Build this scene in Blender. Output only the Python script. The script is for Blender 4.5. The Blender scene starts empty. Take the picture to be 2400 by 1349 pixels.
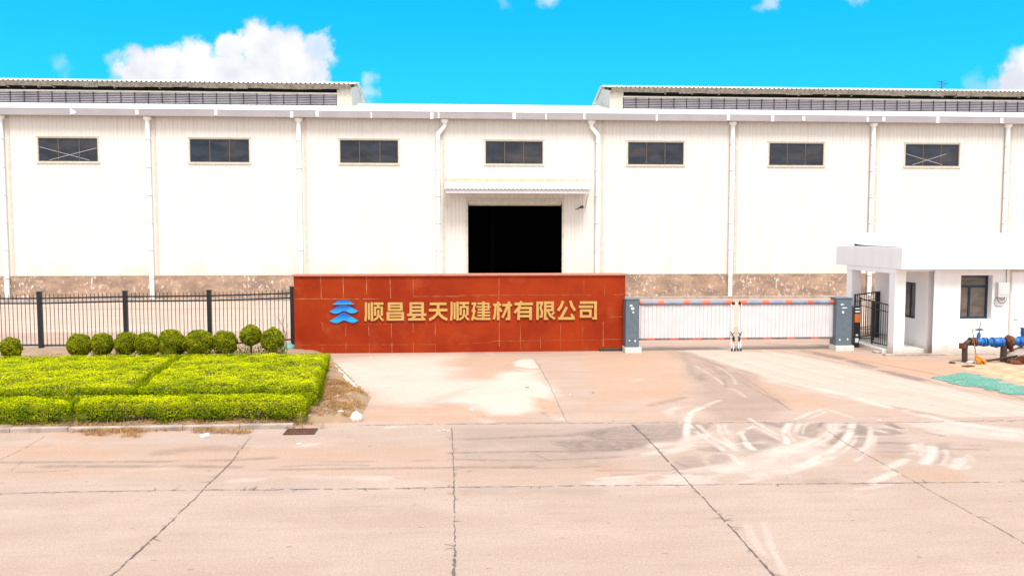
import bpy, bmesh, math, random
import numpy as np
from mathutils import Vector, Matrix

random.seed(7)
rng = np.random.default_rng(11)
SC = bpy.context.scene
COL = SC.collection
R = math.radians

# ------------------------------------------------------------------ camera
CAM_H = 3.5
FPX = 1900.0
HORIZON = 550.0
YAW = math.atan((1200 - 1080) / FPX)
PITCH = math.atan((674.5 - HORIZON) / FPX)
cam_d = bpy.data.cameras.new("camera")
cam = bpy.data.objects.new("camera", cam_d)
COL.objects.link(cam)
cam.location = (0, 0, CAM_H)
cam.rotation_euler = (R(90) - PITCH, 0, -YAW)
cam_d.sensor_width = 36.0
cam_d.lens = 36.0 * FPX / 2400
cam_d.clip_start = 0.1
cam_d.clip_end = 5000
SC.camera = cam
_M = Matrix.Rotation(-YAW, 3, 'Z') @ Matrix.Rotation(R(90) - PITCH, 3, 'X')


def ray(px, py):
    return _M @ Vector(((px - 1200) / FPX, -(py - 674.5) / FPX, -1.0))


def W(px, py, Y):
    """photo pixel -> point on the vertical plane at distance Y"""
    d = ray(px, py)
    t = Y / d.y
    return Vector((d.x * t, Y, CAM_H + d.z * t))


def G(px, py, z=0.0):
    """photo pixel -> point on the ground"""
    d = ray(px, py)
    t = (z - CAM_H) / d.z
    return Vector((d.x * t, d.y * t, z))


# ------------------------------------------------------------------ view
SC.view_settings.view_transform = 'Standard'
SC.view_settings.look = 'None'
SC.view_settings.exposure = 1.0
SC.view_settings.gamma = 1.0

# ------------------------------------------------------------------ sun
SUN_EL, SUN_AZ = R(60), R(6)
s = Vector((math.sin(SUN_AZ) * math.cos(SUN_EL), -math.cos(SUN_AZ) * math.cos(SUN_EL), math.sin(SUN_EL)))
sun_d = bpy.data.lights.new("sun", 'SUN')
sun_d.energy = 2.25
sun_d.angle = R(20)
sun_d.color = (1.0, 0.96, 0.91)
sun = bpy.data.objects.new("sun", sun_d)
COL.objects.link(sun)
sun.rotation_euler = s.to_track_quat('Z', 'Y').to_euler()

# ------------------------------------------------------------------ node helper


class NT:
    def __init__(self, tree):
        self.t = tree

    def n(self, kind, **kw):
        nd = self.t.nodes.new(kind)
        for k, v in kw.items():
            setattr(nd, k, v)
        return nd

    def link(self, a, b):
        self.t.links.new(a, b)

    def put(self, sock, v):
        if isinstance(v, bpy.types.NodeSocket):
            self.link(v, sock)
        else:
            sock.default_value = v

    def math(self, op, a, b=None, c=None, clamp=False):
        nd = self.n('ShaderNodeMath', operation=op, use_clamp=clamp)
        for i, v in enumerate((a, b, c)):
            if v is not None:
                self.put(nd.inputs[i], v)
        return nd.outputs[0]

    def mix(self, f, a, b):
        nd = self.n('ShaderNodeMix', data_type='RGBA')
        self.put(nd.inputs[0], f)
        for i, v in ((6, a), (7, b)):
            if not isinstance(v, bpy.types.NodeSocket) and len(v) == 3:
                v = (*v, 1)
            self.put(nd.inputs[i], v)
        return nd.outputs[2]

    def ramp(self, f, lo, hi):
        nd = self.n('ShaderNodeMapRange', clamp=True, interpolation_type='SMOOTHSTEP')
        self.put(nd.inputs[0], f)
        self.put(nd.inputs[1], lo)
        self.put(nd.inputs[2], hi)
        return nd.outputs[0]

    def noise(self, vec, scale, detail=4, rough=0.55, stretch=None):
        if stretch:
            mp = self.n('ShaderNodeMapping')
            self.link(vec, mp.inputs[0])
            mp.inputs['Scale'].default_value = stretch
            vec = mp.outputs[0]
        nd = self.n('ShaderNodeTexNoise')
        self.link(vec, nd.inputs['Vector'])
        nd.inputs['Scale'].default_value = scale
        nd.inputs['Detail'].default_value = detail
        nd.inputs['Roughness'].default_value = rough
        return nd.outputs['Fac']


# ------------------------------------------------------------------ world
world = bpy.data.worlds.new("World")
SC.world = world
world.use_nodes = True
N = NT(world.node_tree)
world.node_tree.nodes.clear()
sky = N.n('ShaderNodeTexSky', sky_type='NISHITA', sun_disc=False)
sky.sun_elevation = SUN_EL
sky.sun_rotation = math.pi - SUN_AZ
sky.air_density = 1.0
sky.dust_density = 0.3
sky.ozone_density = 2.0
tc = N.n('ShaderNodeTexCoord')
sep = N.n('ShaderNodeSeparateXYZ')
N.link(tc.outputs['Generated'], sep.inputs[0])
dx, dy, dz = sep.outputs
ydir = N.math('MAXIMUM', dy, 0.02)
u = N.math('DIVIDE', dx, ydir)
v = N.math('DIVIDE', dz, ydir)
uv = N.n('ShaderNodeCombineXYZ')
N.link(u, uv.inputs[0])
N.link(v, uv.inputs[1])
nz = N.n('ShaderNodeTexNoise')
N.link(uv.outputs[0], nz.inputs['Vector'])
nz.inputs['Scale'].default_value = 30
nz.inputs['Detail'].default_value = 7
nz.inputs['Roughness'].default_value = 0.62
vs = N.n('ShaderNodeVectorMath', operation='SUBTRACT')
N.link(nz.outputs['Color'], vs.inputs[0])
vs.inputs[1].default_value = (0.5, 0.5, 0.5)
vm = N.n('ShaderNodeVectorMath', operation='MULTIPLY_ADD')
N.link(vs.outputs[0], vm.inputs[0])
vm.inputs[1].default_value = (0.055, 0.055, 0)
N.link(uv.outputs[0], vm.inputs[2])
# cumulus heads: photo x, y, radius, density
BLOBS = [(330, 170, 58, 1.0), (395, 160, 54, 1.0), (470, 158, 60, 1.0), (540, 175, 62, 1), (545, 105, 32, .95),
         (610, 106, 54, 1.0), (660, 120, 60, 1), (625, 165, 75, 1), (700, 160, 62, 1), (745, 115, 38, .8),
         (735, 170, 40, .9), (290, 175, 40, .6), (775, 128, 24, .6), (420, 195, 80, 1), (600, 205, 90, 1), (268, 140, 22, .35),
         (858, 190, 26, .45), (858, 225, 34, .5), (140, 160, 24, .2),
         (2385, 195, 58, 1.0), (2420, 170, 70, 1), (2330, 205, 45, .6), (2290, 200, 40, .3),
         (1280, -4, 30, .5), (1805, 2, 30, .6), (2005, -8, 20, .3), (1180, 0, 20, .2),
         (520, 55, 18, .0)]
cl = None
for bx_, by_, br_, bd_ in BLOBS:
    d = ray(bx_, by_)
    uu, vv = d.x / d.y, d.z / d.y
    dist = N.n('ShaderNodeVectorMath', operation='DISTANCE')
    N.link(vm.outputs[0], dist.inputs[0])
    dist.inputs[1].default_value = (uu, vv, 0)
    e = N.ramp(N.math('DIVIDE', dist.outputs['Value'], br_ / FPX), 1.18, 0.62 if bd_ > .7 else 0.1)
    e = N.math('MULTIPLY', e, bd_)
    cl = e if cl is None else N.math('MAXIMUM', cl, e)
front = N.math('GREATER_THAN', dy, 0.05)
cl = N.math('MULTIPLY', cl, front)
# unseen bright cloud cover added overhead and behind the viewer for soft neutral fill
fill_noise = N.noise(tc.outputs['Generated'], 2.2, 5, 0.6)
fill_deck = N.math('MULTIPLY', N.ramp(N.math('SUBTRACT', dz, N.math('MULTIPLY', dy, 0.35)), 0.12, 0.45), N.ramp(fill_noise, 0.2, 0.5))
tint = N.n('ShaderNodeMix', data_type='RGBA', blend_type='MULTIPLY')
tint.inputs[0].default_value = 1.0
N.link(sky.outputs[0], tint.inputs[6])
tint.inputs[7].default_value = (0.10, 1.2, 1.5, 1)
blue = N.mix(N.ramp(dz, 0.14, 0.30), (0.14, 3.8, 7.0), (0.01, 3.25, 6.3))
skyc = N.mix(0.75, tint.outputs[2], blue)
shade = N.noise(uv.outputs[0], 14, 4, 0.5)
cloudc = N.mix(N.ramp(shade, 0.3, 0.6), (4.6, 4.75, 5.3), (6.1, 6.1, 6.25))
skyc = N.mix(cl, skyc, cloudc)
skyc = N.mix(fill_deck, skyc, (8.8, 8.5, 8.5))
bg = N.n('ShaderNodeBackground')
N.link(skyc, bg.inputs[0])
bg.inputs[1].default_value = 0.085
wo = N.n('ShaderNodeOutputWorld')
N.link(bg.outputs[0], wo.inputs[0])

# ------------------------------------------------------------------ materials


def principled(name):
    m = bpy.data.materials.new(name)
    m.use_nodes = True
    nt = NT(m.node_tree)
    b = m.node_tree.nodes['Principled BSDF']
    return m, nt, b


def mat(name, col, rough=0.6, var=0.12, scale=6.0, bump=0.0, bscale=60.0, metal=0.0, spec=0.4, alt=None, stretch=None):
    m, nt, b = principled(name)
    tcn = nt.n('ShaderNodeTexCoord')
    geo = nt.n('ShaderNodeNewGeometry')
    pos = geo.outputs['Position']
    f = nt.noise(pos, scale, 5, 0.6, stretch)
    alt = alt or tuple(c * (1 - 2 * var) for c in col)
    c = nt.mix(nt.ramp(f, 0.3, 0.72), col, alt)
    nt.link(c, b.inputs['Base Color'])
    b.inputs['Roughness'].default_value = rough
    b.inputs['Metallic'].default_value = metal
    b.inputs['Specular IOR Level'].default_value = spec
    if bump:
        bn = nt.n('ShaderNodeBump')
        bn.inputs['Strength'].default_value = bump
        bn.inputs['Distance'].default_value = 0.02
        nt.link(nt.noise(pos, bscale, 4, 0.6), bn.inputs['Height'])
        nt.link(bn.outputs[0], b.inputs['Normal'])
    return m


def cladding_mat():
    m, nt, b = principled('cream_cladding')
    pos = nt.n('ShaderNodeNewGeometry').outputs['Position']
    sp = nt.n('ShaderNodeSeparateXYZ')
    nt.link(pos, sp.inputs[0])
    streak = nt.noise(pos, 1.0, 5, 0.65, (5.0, 1, 0.22))
    blotch = nt.noise(pos, 0.35, 4, 0.55)
    c = nt.mix(nt.ramp(streak, 0.42, 0.75), (0.71, 0.675, 0.63), (0.655, 0.615, 0.56))
    c = nt.mix(nt.math('MULTIPLY', nt.ramp(blotch, 0.5, 0.7), 0.45), c, (0.69, 0.64, 0.58))
    low = nt.math('MULTIPLY', nt.ramp(sp.outputs[2], 2.6, 1.2), nt.ramp(nt.noise(pos, 0.5, 4), 0.45, 0.65))
    c = nt.mix(nt.math('MULTIPLY', low, 0.5), c, (0.66, 0.50, 0.38))
    nt.link(c, b.inputs['Base Color'])
    b.inputs['Roughness'].default_value = 0.55
    return m


def plinth_mat():
    m, nt, b = principled('stained_plinth')
    pos = nt.n('ShaderNodeNewGeometry').outputs['Position']
    a = nt.noise(pos, 0.8, 6, 0.65, (1, 1, 2.0))
    c = nt.mix(nt.ramp(a, 0.32, 0.68), (0.41, 0.27, 0.185), (0.215, 0.15, 0.115))
    w = nt.noise(pos, 2.6, 6, 0.75, (1.0, 1, 1.6))
    c = nt.mix(nt.math('MULTIPLY', nt.ramp(w, 0.54, 0.66), 0.85), c, (0.52, 0.40, 0.31))
    w2 = nt.noise(pos, 4.5, 5, 0.7, (1.6, 1, 0.8))
    c = nt.mix(nt.math('MULTIPLY', nt.math('MULTIPLY', nt.ramp(w2, 0.56, 0.62), nt.ramp(nt.noise(pos, 0.45, 4, 0.6), 0.42, 0.62)), 0.95), c, (0.74, 0.68, 0.62))
    nt.link(c, b.inputs['Base Color'])
    b.inputs['Roughness'].default_value = 0.85
    bn = nt.n('ShaderNodeBump')
    bn.inputs['Strength'].default_value = 0.6
    bn.inputs['Distance'].default_value = 0.03
    nt.link(w2, bn.inputs['Height'])
    nt.link(bn.outputs[0], b.inputs['Normal'])
    return m


def granite_mat():
    m, nt, b = principled('red_granite')
    pos = nt.n('ShaderNodeNewGeometry').outputs['Position']
    big = nt.noise(pos, 0.9, 5, 0.6)
    c = nt.mix(nt.ramp(big, 0.32, 0.7), (0.325, 0.034, 0.0045), (0.245, 0.019, 0.003))
    pale = nt.noise(pos, 1.6, 5, 0.6)
    c = nt.mix(nt.math('MULTIPLY', nt.ramp(pale, 0.52, 0.78), 0.5), c, (0.40, 0.085, 0.03))
    grain = nt.noise(pos, 42, 3, 0.7)
    c = nt.mix(nt.math('MULTIPLY', nt.ramp(grain, 0.42, 0.62), 0.3), c, (0.19, 0.022, 0.006))
    c = nt.mix(nt.math('MULTIPLY', nt.ramp(grain, 0.58, 0.72), 0.3), c, (0.46, 0.09, 0.03))
    nt.link(c, b.inputs['Base Color'])
    b.inputs['Roughness'].default_value = 0.5
    b.inputs['Specular IOR Level'].default_value = 0.12
    return m


def concrete_mat(name, base, alt, dark, pale, third, third_name='warm'):
    """stained concrete: the stain masks R (pale dust), G (dark rubber), B (third colour) were laid on the mesh"""
    m, nt, b = principled(name)
    pos = nt.n('ShaderNodeNewGeometry').outputs['Position']
    at = nt.n('ShaderNodeAttribute', attribute_name='stain')
    sp = nt.n('ShaderNodeSeparateColor')
    nt.link(at.outputs['Color'], sp.inputs[0])
    streak = nt.noise(pos, 1.0, 6, 0.65, (0.35, 1.6, 1))
    c = nt.mix(nt.ramp(streak, 0.3, 0.7), base, alt)
    blot = nt.noise(pos, 0.6, 5, 0.6)
    c = nt.mix(nt.math('MULTIPLY', nt.ramp(blot, 0.48, 0.72), 0.55), c, tuple(x * y for x, y in zip(base, (1.1, 1.08, 1.1))))
    st2 = nt.noise(pos, 1.0, 5, 0.7, (0.5, 4.5, 1))
    c = nt.mix(nt.math('MULTIPLY', nt.ramp(st2, 0.55, 0.75), 0.4), c, tuple(x * 0.72 for x in alt))
    br = nt.ramp(nt.noise(pos, 9, 5, 0.7, (0.6, 1.2, 1)), 0.25, 0.75)
    c = nt.mix(nt.math('MULTIPLY', sp.outputs[2], nt.math('ADD', nt.math('MULTIPLY', br, 0.5), 0.5)), c, third)
    c = nt.mix(nt.math('MULTIPLY', sp.outputs[1], nt.math('ADD', nt.math('MULTIPLY', br, 0.6), 0.4)), c, dark)
    c = nt.mix(nt.math('MULTIPLY', sp.outputs[0], nt.math('ADD', nt.math('MULTIPLY', br, 0.3), 0.75), clamp=True), c, pale)
    fine = nt.noise(pos, 34, 4, 0.75)
    c = nt.mix(nt.math('MULTIPLY', nt.ramp(fine, 0.50, 0.70), 0.72), c, tuple(x * 0.62 for x in base))
    c = nt.mix(nt.math('MULTIPLY', nt.ramp(fine, 0.48, 0.28), 0.65), c, tuple(min(1, x * 1.3) for x in base))
    mid = nt.noise(pos, 7, 5, 0.75, (0.45, 1.3, 1))
    c = nt.mix(nt.math('MULTIPLY', nt.ramp(mid, 0.52, 0.74), 0.42), c, tuple(x * y for x, y in zip(base, (0.80, 0.68, 0.58))))
    speck = nt.noise(pos, 11, 2, 0.5, (0.5, 1.0, 1))
    c = nt.mix(nt.math('MULTIPLY', nt.ramp(speck, 0.70, 0.74), 0.6), c, tuple(x * 0.45 for x in base))
    nt.link(c, b.inputs['Base Color'])
    b.inputs['Roughness'].default_value = 0.85
    b.inputs['Specular IOR Level'].default_value = 0.2
    bn = nt.n('ShaderNodeBump')
    bn.inputs['Strength'].default_value = 0.35
    bn.inputs['Distance'].default_value = 0.02
    nt.link(fine, bn.inputs['Height'])
    nt.link(bn.outputs[0], b.inputs['Normal'])
    return m


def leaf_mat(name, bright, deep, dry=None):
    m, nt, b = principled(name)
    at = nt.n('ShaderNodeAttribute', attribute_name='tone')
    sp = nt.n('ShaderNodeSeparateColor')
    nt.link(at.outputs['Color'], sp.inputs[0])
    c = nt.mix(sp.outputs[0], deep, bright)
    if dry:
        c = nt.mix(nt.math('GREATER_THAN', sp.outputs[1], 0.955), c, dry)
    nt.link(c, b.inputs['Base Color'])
    b.inputs['Roughness'].default_value = 0.5
    b.inputs['Specular IOR Level'].default_value = 0.02
    tr = nt.n('ShaderNodeBsdfTranslucent')
    nt.link(c, tr.inputs[0])
    mx = nt.n('ShaderNodeMixShader')
    mx.inputs[0].default_value = 0.3
    nt.link(b.outputs[0], mx.inputs[1])
    nt.link(tr.outputs[0], mx.inputs[2])
    nt.link(mx.outputs[0], m.node_tree.nodes['Material Output'].inputs[0])
    return m


def glass_mat(name, film_reflect, film_reflect_w, tintc=(0.45, 0.5, 0.55), wav=0.0):
    m, nt, b = principled(name)
    pos = nt.n('ShaderNodeNewGeometry').outputs['Position']
    f = nt.noise(pos, 1.3, 5, 0.65, (0.6, 1, 1.4))
    c = nt.mix(nt.ramp(f, 0.35, 0.68), film_reflect, tuple(x * 0.5 for x in film_reflect))  # dust film plus blotches standing in for reflections, painted into the pane colour
    c = nt.mix(nt.math('MULTIPLY', nt.ramp(nt.noise(pos, 0.55, 5, 0.65, (0.8, 1, 1.8)), 0.50, 0.68), 0.55), c, (film_reflect[0] * 2.4, film_reflect[1] * 1.5, film_reflect[2] * 0.9))
    nt.link(c, b.inputs['Base Color'])
    b.inputs['Roughness'].default_value = 0.08
    b.inputs['Specular IOR Level'].default_value = 0.35
    tr = nt.n('ShaderNodeBsdfTransparent')
    tr.inputs[0].default_value = (*tintc, 1)
    mx = nt.n('ShaderNodeMixShader')
    mx.inputs[0].default_value = film_reflect_w
    nt.link(tr.outputs[0], mx.inputs[1])
    nt.link(b.outputs[0], mx.inputs[2])
    nt.link(mx.outputs[0], m.node_tree.nodes['Material Output'].inputs[0])
    return m


def logo_mat():
    m, nt, b = principled('logo_blue')
    tcn = nt.n('ShaderNodeTexCoord')
    sp = nt.n('ShaderNodeSeparateXYZ')
    nt.link(tcn.outputs['Generated'], sp.inputs[0])
    c = nt.mix(nt.ramp(nt.math('SUBTRACT', sp.outputs[2], nt.math('MULTIPLY', sp.outputs[0], 0.0)), 0.0, 0.9), (0.012, 0.33, 0.72), (0.005, 0.10, 0.47))
    nt.link(c, b.inputs['Base Color'])
    b.inputs['Roughness'].default_value = 0.35
    return m


M = {}
M['clad'] = cladding_mat()
M['plinth'] = plinth_mat()
M['granite'] = granite_mat()
M['grout'] = mat('pale_grout', (0.52, 0.22, 0.105), 0.9, 0.25, 3, alt=(0.34, 0.07, 0.02))
M['coping'] = mat('red_coping', (0.50, 0.17, 0.10), 0.45, 0.1, 5)
M['white_metal'] = mat('white_pipe_paint', (0.88, 0.875, 0.87), 0.35, 0.06, 2)
M['gutter'] = mat('grey_gutter_steel', (0.35, 0.325, 0.34), 0.45, 0.06, 0.8)
M['roof'] = mat('pale_roof_sheet', (0.80, 0.79, 0.77), 0.45, 0.05, 1.5)
M['canopy'] = mat('canopy_sheet', (0.72, 0.69, 0.60), 0.5, 0.1, 2)
M['soffit'] = mat('brown_soffit', (0.30, 0.25, 0.20), 0.8, 0.25, 5)
M['louvre'] = mat('grey_louvre', (0.62, 0.58, 0.63), 0.5, 0.14, 0.9)
M['dark_metal'] = mat('dark_louvre_frame', (0.05, 0.04, 0.05), 0.5, 0.1, 4)
M['black'] = mat('black_fence_paint', (0.012, 0.014, 0.018), 0.42, 0.1, 8, spec=0.45)
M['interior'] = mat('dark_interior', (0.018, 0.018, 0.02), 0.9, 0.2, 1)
M['pane'] = glass_mat('dark_window_glass', (0.045, 0.055, 0.075), 0.75, (0.5, 0.55, 0.62))
M['frame'] = mat('bronze_window_frame', (0.13, 0.105, 0.075), 0.45, 0.15, 5)
M['trim'] = mat('cream_trim', (0.62, 0.565, 0.475), 0.5, 0.1, 5)
M['flash'] = mat('yellowed_flashing', (0.60, 0.52, 0.36), 0.5, 0.1, 5)
M['brace'] = mat('brace_paint', (0.50, 0.50, 0.51), 0.4, 0.06, 5)
M['gold'] = mat('gold_letter', (0.53, 0.31, 0.085), 0.38, 0.08, 5, spec=0.5)
M['logo'] = logo_mat()
M['logo_light'] = mat('logo_light_blue', (0.012, 0.36, 0.78), 0.35, 0.2, 2.0)
def house_mat():
    m, nt, b = principled('white_wall_paint')
    pos = nt.n('ShaderNodeNewGeometry').outputs['Position']
    sp = nt.n('ShaderNodeSeparateXYZ')
    nt.link(pos, sp.inputs[0])
    c = nt.mix(nt.ramp(nt.noise(pos, 1.0, 5, 0.65, (3.0, 3.0, 0.35)), 0.45, 0.8), (0.84, 0.82, 0.815), (0.76, 0.735, 0.725))
    low = nt.math('SUBTRACT', sp.outputs[2], nt.math('MULTIPLY', nt.noise(pos, 2.5, 5, 0.7), 0.6))
    c = nt.mix(nt.math('MULTIPLY', nt.ramp(low, 0.12, -0.28), 0.75), c, (0.52, 0.38, 0.28))
    nt.link(c, b.inputs['Base Color'])
    b.inputs['Roughness'].default_value = 0.7
    return m


M['house'] = house_mat()
M['house_roof'] = mat('white_roof_sheet', (0.86, 0.85, 0.84), 0.45, 0.03, 1.2)
M['blue_frame'] = mat('dark_blue_frame', (0.012, 0.03, 0.055), 0.4, 0.1, 6)
M['house_pane'] = glass_mat('grey_window_glass', (0.20, 0.185, 0.175), 0.82, (0.5, 0.5, 0.5))
M['cabinet'] = mat('blue_grey_cabinet', (0.115, 0.15, 0.185), 0.45, 0.1, 7, spec=0.4)
M['boom_grey'] = mat('boom_blue_grey', (0.21, 0.26, 0.35), 0.5, 0.15, 4)
M['boom_red'] = mat('boom_red', (0.62, 0.12, 0.07), 0.45, 0.1, 4)
M['slat'] = mat('white_slat', (0.62, 0.60, 0.61), 0.5, 0.05, 2)
M['base'] = mat('pale_concrete_base', (0.70, 0.66, 0.60), 0.85, 0.1, 8, bump=0.2)
M['orange'] = mat('orange_panel', (0.75, 0.17, 0.035), 0.45, 0.08, 6)
M['white_bit'] = mat('white_sticker', (0.75, 0.80, 0.82), 0.5, 0.05, 6)
M['valve'] = mat('blue_valve_paint', (0.014, 0.15, 0.50), 0.38, 0.25, 7, spec=0.5, alt=(0.008, 0.06, 0.20))
M['pipe_black'] = mat('dark_pipe', (0.03, 0.024, 0.018), 0.45, 0.3, 8, alt=(0.06, 0.04, 0.025))
M['rust'] = mat('rusty_flange', (0.16, 0.05, 0.02), 0.8, 0.3, 12, bump=0.4)
M['broom'] = mat('orange_bristle', (0.62, 0.24, 0.012), 0.75, 0.2, 14)
M['wood'] = mat('stick_wood', (0.24, 0.15, 0.085), 0.7, 0.2, 10)
def net_mat():
    m, nt, b = principled('teal_net')
    pos = nt.n('ShaderNodeNewGeometry').outputs['Position']
    c = nt.mix(nt.ramp(nt.noise(pos, 3.0, 5, 0.65, (0.6, 1.6, 1)), 0.35, 0.65), (0.045, 0.36, 0.28), (0.15, 0.47, 0.37))
    c = nt.mix(nt.math('MULTIPLY', nt.ramp(nt.noise(pos, 6, 5, 0.7), 0.52, 0.7), 0.7), c, (0.36, 0.40, 0.30))
    nt.link(c, b.inputs['Base Color'])
    b.inputs['Roughness'].default_value = 0.8
    tr = nt.n('ShaderNodeBsdfTransparent')
    mx = nt.n('ShaderNodeMixShader')
    nt.link(nt.ramp(nt.noise(pos, 26, 4, 0.8), 0.40, 0.62), mx.inputs[0])
    nt.link(tr.outputs[0], mx.inputs[1])
    nt.link(b.outputs[0], mx.inputs[2])
    nt.link(mx.outputs[0], m.node_tree.nodes['Material Output'].inputs[0])
    return m


M['teal'] = net_mat()
M['teal_sack'] = mat('teal_sack', (0.16, 0.42, 0.38), 0.7, 0.25, 8)
M['kerb'] = mat('kerb_concrete', (0.42, 0.35, 0.30), 0.9, 0.2, 3, bump=0.4, bscale=30)
M['soil'] = mat('dry_soil', (0.34, 0.225, 0.14), 0.95, 0.2, 2.5, bump=0.8, bscale=14, alt=(0.24, 0.17, 0.11))
M['stone'] = mat('pale_stone', (0.66, 0.60, 0.54), 0.9, 0.15, 9, bump=0.5, bscale=25)
M['grate'] = mat('rusty_grate', (0.11, 0.05, 0.04), 0.7, 0.2, 10)
M['joint'] = mat('dark_joint_filler', (0.085, 0.072, 0.072), 0.9, 0.3, 10, alt=(0.17, 0.13, 0.12))
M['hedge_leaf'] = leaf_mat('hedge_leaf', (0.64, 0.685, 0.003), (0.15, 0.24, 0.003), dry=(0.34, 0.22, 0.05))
M['ball_leaf'] = leaf_mat('topiary_leaf', (0.36, 0.38, 0.010), (0.11, 0.155, 0.01))
M['hedge_core'] = mat('hedge_twigs', (0.05, 0.045, 0.015), 0.9, 0.3, 12)
M['dry_grass'] = leaf_mat('dry_grass', (0.60, 0.35, 0.15), (0.28, 0.17, 0.08))
M['green_weed'] = leaf_mat('weed_leaf', (0.22, 0.25, 0.05), (0.10, 0.13, 0.03))
M['bark'] = mat('bark', (0.10, 0.06, 0.04), 0.9, 0.2, 14)
M['road'] = concrete_mat('road_concrete', (0.388, 0.298, 0.248), (0.348, 0.256, 0.203), (0.085, 0.068, 0.066), (0.54, 0.465, 0.415), (0.40, 0.24, 0.15))
M['court'] = concrete_mat('court_concrete', (0.40, 0.300, 0.242), (0.365, 0.255, 0.195), (0.12, 0.092, 0.088), (0.55, 0.48, 0.415), (0.425, 0.25, 0.145))
M['yard'] = concrete_mat('yard_concrete', (0.47, 0.375, 0.315), (0.42, 0.32, 0.255), (0.25, 0.18, 0.15), (0.56, 0.5, 0.44), (0.42, 0.26, 0.18))
M['ground'] = mat('bare_ground', (0.46, 0.34, 0.25), 0.95, 0.15, 0.3, alt=(0.36, 0.28, 0.2))

# ------------------------------------------------------------------ mesh helper


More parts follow.
